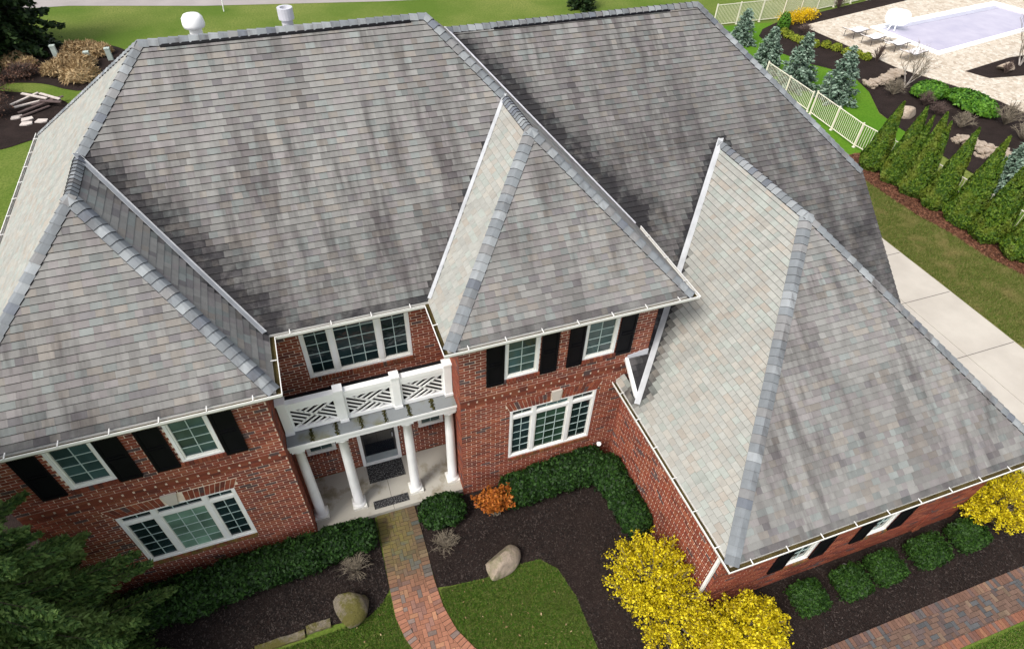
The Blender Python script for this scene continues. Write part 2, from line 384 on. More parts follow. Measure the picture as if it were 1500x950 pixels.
# ================================================================== THE SETTING
lawn = MB(); lawn.poly([(-250, -80, 0), (300, -80, 0), (300, 320, 0), (-250, 320, 0)]); lawn.build('lawn', M['lawn'], None, 'structure')
sheet('road', [(-120, 58.5), (-120, 78), (60, 46+19.5), (60, 41), (7.96, 47.7), (-3.8, 50.0), (-12.4, 52.4)][:7], .012, M['asphalt'])
FB_L = [(-10.5, 12.5), (-6.45, 12.5), (-6.45, 8.7), (-.17, 8.7), (-.20, 6.60), (-.45, 6.30), (-.80, 6.12), (-1.75, 6.22), (-3.3, 6.2), (-10.5, 6.1)]  # strip past the house corner is added to darken the view behind the spruce
FB_R = [(.86, 8.7), (6.6, 8.7), (6.6, 4.0), (17.1, 5.2), (17.1, 2.2), (14.8, 2.17), (9.1, 2.17), (7.6, 1.6), (5.4, 1.2), (4.1, 2.2), (3.92, 3.8), (3.93, 5.05), (3.78, 5.8), (3.45, 6.16), (3.02, 6.20), (2.1, 6.13), (1.2, 6.22), (.88, 6.28)]
BED_T = [(-12.6, 39.7), (-10.9, 38.4), (-9.9, 38.0), (-8.6, 39.3), (-8.0, 42.5), (-9.6, 44.6), (-11.5, 45.2), (-16, 45.5), (-19, 44), (-17, 41)]
BED_BL = [(-13.4, 32.2), (-11.7, 32.8), (-10.9, 33.1), (-10.2, 34.2), (-10.5, 36.4), (-11.6, 37.7), (-13.0, 38.6), (-15.5, 39.2), (-18, 36), (-17, 33)]
BED_P = [(30.0, 34.6), (31.0, 35.6), (32.6, 36.35), (37.0, 37.3), (42.5, 38.5), (52, 40.8), (52, 39.0), (33.97, 35.3), (34.55, 31.2), (35.0, 27.7), (36.3, 24.8), (37.1, 22.6), (37.2, 20.5), (36.0, 17.5), (34, 14.0), (29.5, 14.0), (29.2, 18), (29.33, 21.9), (29.6, 23.4), (30.9, 25.6), (31.4, 27.2), (30.95, 28.9), (30.2, 29.9), (29.5, 32.2)]
BED_A = [(24.0, 20.2), (23.95, 18.0), (24.0, 16.4), (24.1, 15.0), (24.4, 13.8), (24.5, 12.1), (24.85, 11.0), (25.1, 8.0), (26.6, 8.0), (26.3, 20.2)]
sheet('mulch_bed', FB_L, .02, M['mulch']); sheet('mulch_bed', FB_R, .02, M['mulch'])
sheet('mulch_bed', smooth_poly(BED_T), .02, M['mulch']); sheet('mulch_bed', smooth_poly(BED_BL), .02, M['mulch'])
sheet('mulch_bed', BED_P, .02, M['mulch']); sheet('pine_straw_bed', BED_A, .02, M['redmulch'])
sheet('side_lawn', [(21.5, -6), (21.4, 20), (24.1, 20.1), (23.95, 18.0), (24.0, 16.4), (24.1, 15.0), (24.4, 13.8), (24.5, 12.1), (24.85, 11.0), (25.1, 8.0), (27, -6)], .008, M['lawn_dry'])
sheet('yard_lawn', [(22.5, 20.2), (26.5, 20.2), (29.25, 20.0), (29.5, 23.3), (30.9, 25.6), (31.5, 27.2), (31.0, 28.9), (30.3, 29.9), (29.6, 32.2), (30.1, 34.6), (32.5, 36.5), (28.8, 36.8), (22.5, 36.8)], .008, M['lawn_green'])
# pool terrace: flagstone patio round a raised white coping, water a little below it
PO = [(38.2, 33.75), (38.9, 28.55), (52.5, 30.95), (51.2, 35.5)]; PI_ = [(38.62, 33.30), (39.30, 29.05), (51.6, 31.2), (50.5, 34.75)]
PAT = [(33.97, 35.3), (52, 39.0), (60, 40), (66, 30), (60, 22), (44, 14), (36.6, 15.5), (37.2, 20.5), (37.1, 22.6), (36.3, 24.8), (35.0, 27.7), (34.55, 31.2)]
sheet('patio', PAT, .05, M['patio'], th=.06)
def ring(name, outer, inner, z0, z1, mat, parent=None, kind='structure'):
    m = MB(); n = len(outer)
    for i in range(n):
        j = (i+1) % n; a, b, c, d = outer[i], outer[j], inner[j], inner[i]
        m.poly([(*a, z1), (*b, z1), (*c, z1), (*d, z1)]); m.poly([(*a, z0), (*b, z0), (*b, z1), (*a, z1)]); m.poly([(*d, z1), (*c, z1), (*c, z0), (*d, z0)])
    return m.build(name, mat, parent, kind)
ring('pool_coping', PO, PI_, .0, .12, M['coping'])
mw = MB()
mw.poly([(*p, .056) for p in ccw(PI_)]); mw.build('pool_water', M['water'], None, 'structure')
mw = MB(); a, b = PI_[3], PI_[0]; mw.prism([(a[0], a[1], .0565), (b[0], b[1], .0565), (b[0]+.15, b[1]-.38, .0565), (a[0]-.15, a[1]-.45, .0565)], (0, 0, .012)); mw.build('pool_step', M['poolwall'], None, 'structure')
sheet('mulch_bed', [(38.5, 26.2), (43.0, 27.05), (47, 27.0), (46.5, 24.6), (41.3, 24.7), (39.1, 25.0)], .066, M['mulch'])
# drive at the side of the house
sheet('driveway', [(19.35, -8), (19.35, 22), (21.4, 22), (21.45, 10.9), (21.4, -8)], .05, M['concrete'], th=.06)
sheet('driveway_apron', [(17.2, -8), (17.2, 22), (19.33, 22), (19.33, -8)], .05, M['concrete'], th=.06)
for y in (13.3, 10.87, 8.17, 5.5): MB().box(17.25, 21.4, y-.012, y+.012, .05, .054).build('driveway_joint', M['joint'], None, 'structure')

# brick walks: every paver is a piece of its own over a sand bed
SHARED = {}
def paver_color(i):
    r = random.random()
    base = (.26, .095, .055) if r < .55 else ((.20, .085, .06) if r < .75 else ((.16, .095, .075) if r < .92 else (.32, .13, .07)))
    k = random.uniform(.8, 1.15); return tuple(c*k for c in base)
def walk(name, left, right, z, colfn, mossfn, inset=.205):
    base = MB(); outline = ccw(left+right[::-1]); base.prism([(x, y, -.01) for x, y in outline], (0, 0, z-.012+.01)); st = base.build(name, M['sand'], None, 'structure')
    def offset(line, d):
        out = []
        for i, p in enumerate(line):
            a = np.array(line[max(i-1, 0)]); b = np.array(line[min(i+1, len(line)-1)]); t_ = (b-a)/np.linalg.norm(b-a); out.append(tuple(np.array(p)+d*np.array([-t_[1], t_[0]])))
        return out
    # both lines run the same way; inner lies left of the right-hand line when walking along it
    li = offset(left, -inset if mirror else inset); ri = offset(right, inset if mirror else -inset)
    def piece(poly):
        m = MB(); h = random.uniform(-.002, .003); m.prism([(x, y, z-.03+h) for x, y in poly], (0, 0, .03)); o = m.build('paver', M['paver'], st)
        cx = sum(p[0] for p in poly)/len(poly); cy = sum(p[1] for p in poly)/len(poly); o.color = (*colfn(cx, cy), mossfn(cx, cy))
    def border(a, b):
        for k in range(len(a)-1):
            L = math.dist(a[k], a[k+1]); n = max(1, round(L/.105))
            for i in range(n):
                t0, t1 = (i+.06)/n, (i+.94)/n
                P = lambda ln, t_: (ln[k][0]+(ln[k+1][0]-ln[k][0])*t_, ln[k][1]+(ln[k+1][1]-ln[k][1])*t_)
                piece(ccw([P(a, t0), P(a, t1), P(b, t1), P(b, t0)]))
    shrink = lambda ln, d: offset(ln, d)
    border(left, shrink(li, .006 if mirror else -.006)); border(right, shrink(ri, -.006 if mirror else .006))
    inner = ccw(li+ri[::-1]); xs = [p[0] for p in inner]; ys = [p[1] for p in inner]
    w = .101; g = .004
    for i in range(int(min(xs)/w)-4, int(max(xs)/w)+4):
        for j in range(int(min(ys)/w)-4, int(max(ys)/w)+4):
            k = (i-j) % 4
            if k == 0: r = (i*w, (i+2)*w, j*w, (j+1)*w)
            elif k == 2: r = ((i)*w, (i+1)*w, (j)*w, (j+2)*w) if False else (i*w, (i+1)*w, (j-1)*w, (j+1)*w)
            else: continue
            rc = [(r[0]+g, r[2]+g), (r[1]-g, r[2]+g), (r[1]-g, r[3]-g), (r[0]+g, r[3]-g)]
            pl = clip_convex(inner, rc)
            if len(pl) >= 3 and abs(area2(pl)) > .0012: piece(ccw(pl))
    return st
mirror = False
WL = [(-.12, 8.56), (-.14, 7.9), (-.17, 7.2), (-.19, 6.6), (-.20, 5.9), (-.10, 5.4), (.08, 4.95), (.40, 4.4), (.9, 3.8)]
WR = [(.87, 8.56), (.88, 7.9), (.88, 7.2), (.86, 6.5), (.90, 5.8), (1.05, 5.2), (1.32, 4.7), (1.72, 4.15), (2.2, 3.6)]
def walk_moss(x, y):
    v = max(0, min(1, (y-6.6)/1.2))*(1.0 if x < .35 else max(.15, 1-(x-.35)*2.2)); return v*.9
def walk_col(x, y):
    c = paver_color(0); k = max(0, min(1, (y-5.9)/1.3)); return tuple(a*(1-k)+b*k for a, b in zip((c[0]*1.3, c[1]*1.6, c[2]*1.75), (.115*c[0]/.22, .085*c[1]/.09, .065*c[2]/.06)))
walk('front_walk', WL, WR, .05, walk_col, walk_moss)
mirror = True
W2a = [(x, 1.16-.03*math.sin(x*.4)) for x in (8.6, 9.6, 10.6, 11.6, 12.6, 13.6, 14.6, 15.4)]; W2b = [(x, 2.18) for x in (8.6, 9.6, 10.6, 11.6, 12.6, 13.6, 14.6, 15.4)]
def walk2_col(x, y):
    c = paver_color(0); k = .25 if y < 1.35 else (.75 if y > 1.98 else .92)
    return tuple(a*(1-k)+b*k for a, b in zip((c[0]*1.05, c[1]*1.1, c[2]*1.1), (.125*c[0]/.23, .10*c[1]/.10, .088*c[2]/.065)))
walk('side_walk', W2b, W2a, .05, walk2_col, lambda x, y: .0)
# ================================================================== THE HOUSE
HE = 5.95
HL = Vector((2.6, 8.0, 0))
house = thing('house', HL, 'red brick two-storey house with grey hipped shingle roofs and white porch', 'house')

# ---- roof planes: z = f(x, y)
ZR = HE+.864*(14.353-9.68)
PL = {
 'F': lambda x, y: HE+.864*(y-9.68), 'Lf': lambda x, y: HE+.8489*(y-8.16), 'Lr': lambda x, y: HE+1.0275*(-1.324-x), 'Left': lambda x, y: HE+.9343*(x+6.8),
 'Mf': lambda x, y: HE+.9*(y-8.16), 'Ml': lambda x, y: HE+.9975*(x-1.923), 'Right': lambda x, y: HE+.9919*(7.386-x),
 'S': lambda x, y: 9.39-.816*(15.078-y), 'Sr': lambda x, y: 9.39-.92*(x-10.78), 'Sb': lambda x, y: 9.39-.84*(y-15.078), 'B': lambda x, y: ZR-.714*(y-14.353),
 'Gl': lambda x, y: 3.2477+.9166*(x-6.14), 'Gf': lambda x, y: 3.2477+.733*(y-3.5146), 'Gr': lambda x, y: 3.2477+.9166*(14.44-x)}
FACES = [
 ('F', [(-2.48, 14.353), (3.318, 14.353), (4.647, 12.82), (1.923, 9.68), (-1.324, 9.68), (-3.93, 12.78)]),
 ('Lf', [(-6.8, 8.16), (-1.324, 8.16), (-3.93, 11.317)]),
 ('Lr', [(-1.324, 8.16), (-1.324, 9.68), (-3.93, 12.78), (-3.93, 11.317)]),
 ('Left', [(-6.8, 8.16), (-3.93, 11.317), (-3.93, 12.78), (-6.8, 12.78)]), ('Left', [(-6.8, 12.78), (-3.93, 12.78), (-2.48, 14.353), (-6.8, 20.0)]),
 ('Mf', [(1.923, 8.16), (7.386, 8.16), (4.647, 11.18)]), ('Ml', [(1.923, 8.16), (4.647, 11.18), (4.647, 12.82), (1.923, 9.68)]),
 ('Right', [(7.386, 8.16), (7.386, 10.86), (5.776, 12.82), (4.647, 12.82), (4.647, 11.18)]), ('Right', [(4.647, 12.82), (5.776, 12.82), (3.92, 15.078), (3.318, 14.353)]),
 ('S', [(6.277, 12.21), (13.32, 12.21), (10.78, 15.078), (3.92, 15.078)]), ('S', [(7.386, 10.86), (9.084, 10.86), (10.29, 12.21), (6.277, 12.21)]),
 ('S', [(6.83, 8.46), (6.947, 8.46), (9.084, 10.86), (6.83, 10.86)]), ('S', [(6.33, 8.46), (6.947, 8.46), (6.33, 7.766)]),
 ('S', [(11.33, 11.05), (14.35, 11.05), (13.32, 12.21), (10.29, 12.21)]), ('S', [(14.35, 7.65), (14.35, 11.05), (11.33, 11.05)]),
 ('Gf', [(6.14, 3.5146), (14.44, 3.5146), (10.29, 8.703)]), ('Gl', [(6.14, 3.5146), (10.29, 8.703), (10.29, 12.21), (6.33, 7.766), (6.14, 7.55)]),
 ('Gl', [(6.14, 7.55), (6.33, 7.766), (6.33, 8.46), (6.14, 8.46)]),
 ('Gr', [(14.44, 3.5146), (14.44, 7.55), (10.29, 12.21), (10.29, 8.703)]), ('Sr', [(10.78, 15.078), (14.35, 11.05), (14.35, 19.0)]),
 ('Sb', [(10.78, 15.078), (14.35, 19.0), (7.2, 19.0), (3.92, 15.078)]), ('B', [(-2.48, 14.353), (-6.8, 20.0), (7.4, 20.0), (3.318, 14.353)])]
def P3(k, x, y): return Vector((x, y, PL[k](x, y)))
def normal(k): return Vector((-(PL[k](1, 0)-PL[k](0, 0)), -(PL[k](0, 1)-PL[k](0, 0)), 1)).normalized()
deck = MB()
for k, pl in FACES:
    n = normal(k); top = [P3(k, *p)-n*.004 for p in ccw(pl)]
    deck.prism([p-n*.06 for p in top], n*.06)
roof = deck.build('roof', M['membrane'], house)
# stains and darkening: weather marks beside valleys and eaves, dark bands on S, F and S darker downslope, strength per shingle (0..1)
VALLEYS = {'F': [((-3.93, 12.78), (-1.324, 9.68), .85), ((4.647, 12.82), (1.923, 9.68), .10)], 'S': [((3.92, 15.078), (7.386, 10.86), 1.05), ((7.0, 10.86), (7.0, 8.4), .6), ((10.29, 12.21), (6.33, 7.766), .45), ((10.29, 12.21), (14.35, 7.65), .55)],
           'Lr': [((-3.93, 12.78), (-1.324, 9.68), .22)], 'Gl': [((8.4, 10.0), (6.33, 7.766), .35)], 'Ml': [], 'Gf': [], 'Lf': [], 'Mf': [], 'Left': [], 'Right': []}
def seg_d(p, a, b):
    p, a, b = np.array(p), np.array(a), np.array(b); t_ = max(0, min(1, float((p-a) @ (b-a)/((b-a) @ (b-a))))); return float(np.linalg.norm(p-a-t_*(b-a))), t_
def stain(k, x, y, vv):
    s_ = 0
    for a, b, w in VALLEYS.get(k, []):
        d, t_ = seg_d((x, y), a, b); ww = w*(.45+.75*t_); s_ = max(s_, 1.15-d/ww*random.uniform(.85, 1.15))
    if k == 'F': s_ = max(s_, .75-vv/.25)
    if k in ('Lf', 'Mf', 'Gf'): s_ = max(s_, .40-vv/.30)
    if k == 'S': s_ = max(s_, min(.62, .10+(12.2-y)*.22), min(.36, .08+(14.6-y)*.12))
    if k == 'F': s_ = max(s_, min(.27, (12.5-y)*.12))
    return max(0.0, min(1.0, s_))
_vt = np.random.default_rng(3).random((64, 64))
def vnoise(x, y):
    i, j = math.floor(x), math.floor(y); fx, fy = x-i, y-j; fx = fx*fx*(3-2*fx); fy = fy*fy*(3-2*fy); g = lambda a, b_: _vt[a % 64, b_ % 64]
    return (g(i, j)*(1-fx)+g(i+1, j)*fx)*(1-fy)+(g(i, j+1)*(1-fx)+g(i+1, j+1)*fx)*fy
def streak(k, a, z):
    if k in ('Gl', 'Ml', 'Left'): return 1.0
    o_ = sum(map(ord, k)); v_ = .6*vnoise(a*3.1+o_, z*.75+o_)+.4*vnoise(a*7+o_*2, z*1.1); wide = vnoise(a*.6+o_, z*.5+3)
    return 1-(.50 if k in ('F', 'S') else .36)*max(0, min(1, (v_-.42)/.32))*(.35+.65*wide)
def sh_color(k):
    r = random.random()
    if k in ('Gl', 'Ml', 'Left'): base = (.345, .345, .315) if r < .5 else ((.355, .34, .302) if r < .75 else ((.33, .35, .318) if r < .93 else (.345, .315, .272)))  # left-facing slopes get paler shingles: sunlight painted into their base colour
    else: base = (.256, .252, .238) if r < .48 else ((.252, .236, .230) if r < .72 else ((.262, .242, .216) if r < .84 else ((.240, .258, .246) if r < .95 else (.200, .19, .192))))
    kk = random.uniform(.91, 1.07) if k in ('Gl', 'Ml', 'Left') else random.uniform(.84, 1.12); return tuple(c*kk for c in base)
EXP = .138; SUN_PALE = ('Gl', 'Ml', 'Left'); SHADE_GAPS = {'Gl': .007, 'Ml': .007, 'Left': .004, 'Lr': .004}; field = MB(); cand = []
for k, pl in FACES:
    if k in ('Sr', 'Sb', 'B', 'Gr'): continue
    n = normal(k); u = Vector((0, 0, 1)).cross(n).normalized(); v = n.cross(u)
    if v.z < 0: u, v = -u, -v
    ze = {'F': HE, 'S': 3.2477, 'Gl': 3.2477, 'Gf': 3.2477}.get(k, HE)
    o3 = P3(k, *pl[0]); o3 = o3-v*((o3.z-ze)/v.z)
    o3 = o3-u*(o3.dot(u))
    p2 = ccw([((P3(k, *p)-o3).dot(u), (P3(k, *p)-o3).dot(v)) for p in pl])
    vmin, vmax = min(p[1] for p in p2), max(p[1] for p in p2); umin, umax = min(p[0] for p in p2), max(p[0] for p in p2)
    for c in range(math.floor(vmin/EXP), math.ceil(vmax/EXP)):
        rr = random.Random(sum(map(ord, k))*1009+c*31); x = math.floor(umin/5)*5-rr.uniform(0, .3)
        while x < umax:
            w = rr.choice((.13, .16, .19, .22, .25)); x0, x1 = x, x+w; x = x1
            if x1 < umin: continue
            v0 = c*EXP; SHADE_GAP = SHADE_GAPS.get(k, .006); sg = .002 if k in SUN_PALE else .0006; rect = [(x0+sg, v0), (x1-sg, v0), (x1-sg, v0+EXP-SHADE_GAP), (x0+sg, v0+EXP-SHADE_GAP)]  # bare dark gap above each tab imitates the shadow line under the next course
            q = clip_convex(rect, p2)
            if len(q) < 3 or abs(area2(q)) < 1e-5: continue
            random.seed(sum(map(ord, k))*100003+c*977+int(x0*1000))
            h = .006 if k == 'Lr' else .0185; ctr = o3+u*((x0+x1)/2)+v*(v0+EXP/2)
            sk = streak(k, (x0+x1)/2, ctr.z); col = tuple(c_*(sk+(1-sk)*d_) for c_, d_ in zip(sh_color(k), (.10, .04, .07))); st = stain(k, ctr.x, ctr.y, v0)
            full = len(q) == 4 and abs(area2(q)-(w-2*sg)*(EXP-SHADE_GAP)) < 1e-6
            ht = lambda p: .0015+h*(1-(p[1]-v0)/EXP)
            if full: cand.append((k, o3, u, v, n, x0, w, v0, h, col, st, ctr))
            else:
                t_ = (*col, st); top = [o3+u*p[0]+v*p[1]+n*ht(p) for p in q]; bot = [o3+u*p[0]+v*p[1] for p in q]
                field.poly(top, t_); te = (.11, .105, .105, st) if k in ('Lr', 'Left') else (.035, .033, .035, st)  # asphalt-dark butt edge doubles as the painted shadow line of its course
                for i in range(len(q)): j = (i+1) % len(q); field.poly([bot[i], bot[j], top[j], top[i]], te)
random.seed(5)
def score(cd):
    k, o3, u, v, n, x0, w, v0, h, col, st, ctr = cd
    ps = [to_px(o3+u*a+v*b) for a, b in ((x0, v0), (x0+w, v0), (x0+w, v0+EXP), (x0, v0+EXP))]
    if not all(5 < p[0] < 1495 and 5 < p[1] < 945 for p in ps): return 0
    return abs(area2(ps))
order = sorted(range(len(cand)), key=lambda i: -score(cand[i])); solo = set(order[:300]); shmesh = {}
for i, (k, o3, u, v, n, x0, w, v0, h, col, st, ctr) in enumerate(cand):
    q = [(x0+.0015, 0), (x0+w-.0015, 0), (x0+w-.0015, EXP), (x0+.0015, EXP)]
    if i in solo:
        if w not in shmesh:
            m = MB(); a, b = -w/2+.001, w/2-.001; hb, hp = .020, .0025; E_ = EXP-.008
            m.poly([(a, 0, hb), (b, 0, hb), (b, E_, hp), (a, E_, hp)]); m.poly([(a, 0, 0), (b, 0, 0), (b, 0, hb), (a, 0, hb)]); m.poly([(b, 0, 0), (b, E_, 0), (b, E_, hp), (b, 0, hb)]); m.poly([(a, E_, 0), (a, 0, 0), (a, 0, hb), (a, E_, hp)])
            shmesh[w] = m.mesh('shingle', M['shingle1']); shmesh[w].materials.append(M['edge']); shmesh[w].polygons.foreach_set('material_index', np.array([0, 1, 0, 0], np.int32))
        o = link('shingle', shmesh[w], roof); p = o3+u*(x0+w/2)+v*v0
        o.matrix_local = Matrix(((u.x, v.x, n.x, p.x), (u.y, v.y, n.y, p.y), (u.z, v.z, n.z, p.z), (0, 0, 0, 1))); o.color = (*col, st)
    else:
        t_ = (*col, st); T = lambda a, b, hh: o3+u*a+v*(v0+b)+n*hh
        sg = .002 if k in SUN_PALE else .0006; a, b = x0+sg, x0+w-sg; hb, hp = .0015+h, .0025; E_ = EXP-SHADE_GAPS.get(k, .006)
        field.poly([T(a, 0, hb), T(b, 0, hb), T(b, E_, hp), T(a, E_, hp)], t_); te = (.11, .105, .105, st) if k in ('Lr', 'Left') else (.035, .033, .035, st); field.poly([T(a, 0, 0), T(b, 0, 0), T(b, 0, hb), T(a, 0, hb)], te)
        field.poly([T(b, 0, 0), T(b, E_, 0), T(b, E_, hp), T(b, 0, hb)], t_); field.poly([T(a, E_, 0), T(a, 0, 0), T(a, 0, hb), T(a, E_, hp)], t_)
field.build('shingle_courses', M['shingle'], roof, 'stuff')
# the slopes turned away from the street keep a plain shingle skin
bk = MB()
for k, pl in FACES:
    if k in ('Sr', 'Sb', 'B', 'Gr'):
        n = normal(k); bk.poly([P3(k, *p)+n*.006 for p in ccw(pl)], (.27, .27, .27, 0))
bk.build('rear_slope', M['shingle'], house)

# ---- hip and ridge caps, each its own piece
def caps(a, b, ka, kb, w=.15, ex=.185):
    a, b = Vector(a), Vector(b); L = (b-a).length; t_ = (b-a).normalized(); mid = (a+b)/2
    def sdir(k):
        s_ = normal(k).cross(t_).normalized(); return s_ if s_.z < 0 or (abs(s_.z) < 1e-6) else -s_
    sa, sb = sdir(ka), sdir(kb); na, nb = normal(ka), normal(kb); up = (na+nb).normalized()
    prof = [sa*w+na*.020, sa*w*.55+na*.026, sa*w*.14+na*.026, sb*w*.14+nb*.026, sb*w*.55+nb*.026, sb*w+nb*.020]
    n = max(1, round(L/ex)); ex = L/n; m = MB()
    lo = [p+up*.018 for p in prof]; hi = [p-up*.004+t_*(ex*1.12) for p in prof]; low0 = [p-up*.012 for p in prof]
    for i in range(5):
        m.poly([lo[i], lo[i+1], hi[i+1], hi[i]]); m.poly([low0[i], low0[i+1], lo[i+1], lo[i]])
    for i in (0, 5): m.poly([low0[i], lo[i], hi[i], hi[i]-up*.01])
    me = m.mesh('ridge_cap', M['cap']); me.materials.append(M['edge']); me.polygons.foreach_set('material_index', np.array([0, 1]*5+[1, 1], np.int32))
    for i in range(n):
        o = link('ridge_cap', me, house); o.location = Vector(o.location)+a+t_*(ex*i)
        r = random.random(); c = (.205, .222, .235) if r < .5 else ((.29, .308, .318) if r < .75 else ((.235, .235, .235) if r < .92 else (.15, .165, .19)))
        kk = random.uniform(.85, 1.1); o.color = (c[0]*kk, c[1]*kk, c[2]*kk, 0)
def V3(k, x, y): return tuple(P3(k, x, y))
caps(V3('Lf', -6.8, 8.16), V3('Lf', -3.93, 11.317), 'Left', 'Lf'); caps(V3('Lf', -1.324, 8.16), V3('Lf', -3.93, 11.317), 'Lf', 'Lr')
caps(V3('Left', -3.93, 11.317), V3('Left', -3.93, 12.78), 'Left', 'Lr', ex=.13); caps(V3('F', -3.93, 12.78), V3('F', -2.48, 14.353), 'Left', 'F')
caps(V3('F', -2.48, 14.353), V3('F', 3.318, 14.353), 'B', 'F'); caps(V3('F', 4.647, 12.82), V3('F', 3.318, 14.353), 'F', 'Right')
caps(V3('Mf', 4.647, 11.18), V3('Right', 4.647, 12.82), 'Ml', 'Right', ex=.13); caps(V3('Mf', 1.923, 8.16), V3('Mf', 4.647, 11.18), 'Ml', 'Mf'); caps(V3('Mf', 7.386, 8.16), V3('Mf', 4.647, 11.18), 'Mf', 'Right')
caps(V3('S', 3.92, 15.078), V3('S', 10.78, 15.078), 'S', 'Sb'); caps(V3('S', 14.35, 11.05), V3('S', 10.78, 15.078), 'S', 'Sr')
caps(V3('Gf', 6.14, 3.5146), V3('Gf', 10.29, 8.703), 'Gl', 'Gf'); caps(V3('Gf', 14.44, 3.5146), V3('Gf', 10.29, 8.703), 'Gf', 'Gr')
caps(V3('Gl', 10.29, 8.703), V3('Gl', 10.29, 12.21), 'Gl', 'Gr'); caps(V3('B', -6.8, 20.0), V3('B', -2.48, 14.353), 'Left', 'B')
# ridge vents: black strips under the caps
def vent(a, b, k):
    a, b = Vector(a), Vector(b); n = normal(k); t_ = (b-a).normalized(); s_ = n.cross(t_).normalized(); s_ = s_ if s_.z < 0 else -s_
    MB().prism([a+s_*.12, b+s_*.12, b+s_*.18, a+s_*.18], n*.032).build('ridge_vent', M['black'], house)
vent(V3('F', -2.1, 14.353), V3('F', 2.95, 14.353), 'F'); vent(V3('S', 5.1, 15.078), V3('S', 9.9, 15.078), 'S')
for a, b in (((10.29, 9.2), (10.29, 11.8)),):
    a3, b3 = P3('Gl', *a), P3('Gl', *b); n = normal('Gr'); s_ = Vector((n.z, 0, -n.x)); MB().prism([a3+s_*.12, b3+s_*.12, b3+s_*.17, a3+s_*.17], n*.03).build('ridge_vent', M['black'], house)
# valley flashing: bent metal strips
def valley(a, b, ka, kb, wa, wb, mat):
    a, b = Vector(a), Vector(b); t_ = (b-a).normalized(); m = MB()
    for k, w in ((ka, wa), (kb, wb)):
        n = normal(k); s_ = n.cross(t_).normalized(); s_ = s_ if s_.z > 0 else -s_
        m.prism([a+n*.0225, b+n*.0225, b+s_*w+n*.0225, a+s_*w+n*.0225], n*.005)
    m.tube([a+Vector((0, 0, .03)), b+Vector((0, 0, .03))], .018, 5); return m.build('valley_flashing', mat, house)
valley(V3('F', -3.93, 12.78), V3('F', -1.36, 9.72), 'F', 'Lr', .03, .16, M['flash_white'])
valley(V3('F', 4.647, 12.82), V3('F', 1.95, 9.71), 'F', 'Ml', .045, .09, M['flash_white'])
valley(V3('S', 3.92, 15.078), V3('S', 7.386, 10.86), 'S', 'Right', .04, .05, M['flash'])
valley(V3('S', 10.29, 12.21), V3('S', 6.20, 7.62), 'S', 'Gl', .03, .15, M['flash_white'])
MB().prism([P3('S', 6.33, 8.46)+Vector((0, 0, .03)), P3('S', 6.33, 7.70)+Vector((0, 0, .03)), P3('S', 6.25, 7.62)+Vector((0, 0, .03)), P3('S', 6.25, 8.46)+Vector((0, 0, .03))], (0, 0, -.10)).build('rake_trim', M['white'], house)
# step flashing where the low roof meets the brick
stp = MB()
for i in range(4):
    x0 = 6.30+i*.13; stp.box(x0, x0+.14, 8.435-i*.002, 8.452, PL['S'](0, 8.4)-.02, PL['S'](0, 8.4)+.16+.02*i)
stp.build('step_flashing', M['flash'], house)
stp = MB()
for i in range(9):
    y0 = 8.47+i*.26; z0 = PL['S'](0, y0); stp.box(6.80, 6.828, y0, y0+.25, z0-.05, z0+.24)
stp.build('step_flashing', M['flash'], house)
# rake board of the long slope at the drive side
MB().prism([P3('S', 14.31, 11.05)+Vector((0, 0, -.09)), P3('S', 14.31, 7.75)+Vector((0, 0, -.09)), P3('S', 14.34, 7.75)+Vector((0, 0, -.09)), P3('S', 14.34, 11.05)+Vector((0, 0, -.09))], (0, 0, -.16)).build('rake_board', M['white'], house)

# ---- gutters with hangers and leaf litter
def sweep(path, prof, z, closed=False):
    m = MB(); n = len(path); P = [np.array(p, float) for p in path]; rings = []
    for i in range(n):
        d0 = P[i]-P[i-1] if i else P[1]-P[0]; d1 = P[i+1]-P[i] if i < n-1 else P[-1]-P[-2]
        n0 = np.array([d0[1], -d0[0]])/np.linalg.norm(d0); n1 = np.array([d1[1], -d1[0]])/np.linalg.norm(d1); b = n0+n1; b = b/(b @ b)*2
        rings.append([(P[i][0]+b[0]*d, P[i][1]+b[1]*d, z+h) for d, h in prof])
    k = len(prof)
    for i in range(n-1):
        for j in range(k): m.poly([rings[i][j], rings[i+1][j], rings[i+1][(j+1) % k], rings[i][(j+1) % k]])
    m.poly(rings[0]); m.poly(rings[-1][::-1]); return m
def gutter(path, z, step=.78):
    g = sweep(path, [(-.01, -.02), (-.01, -.115), (.085, -.115), (.112, -.06), (.112, -.010), (.119, -.010), (.119, .002), (.102, .002), (.102, -.055), (.078, -.103), (.002, -.103), (.002, -.02)], z).build('gutter', M['gutter'], house)
    sweep(path, [(.004, -.075), (.0975, -.070), (.0975, -.1), (.004, -.1)], z).build('gutter_litter', M['debris'], g)
    for (ax, ay), (bx, by) in zip(path[:-1], path[1:]):
        L = math.hypot(bx-ax, by-ay); dx, dy = (bx-ax)/L, (by-ay)/L; nx, ny = dy, -dx; k = max(1, int(L/step))
        for i in range(k):
            s_ = (i+.5)*L/k; x, y = ax+dx*s_, ay+dy*s_; m = MB(); w = .009
            m.prism([(x-dx*w+nx*-.02, y-dy*w+ny*-.02, z+.012), (x+dx*w+nx*-.02, y+dy*w+ny*-.02, z+.012), (x+dx*w+nx*.12, y+dy*w+ny*.12, z+.004), (x-dx*w+nx*.12, y-dy*w+ny*.12, z+.004)], (0, 0, .014)); m.build('hanger', M['gutter'], g)
    sweep(path, [(-.02, -.06), (-.02, -.20), (-.6, -.20), (-.6, -.185), (-.04, -.185), (-.04, -.06)], z).build('soffit', M['white'], house)
    return g
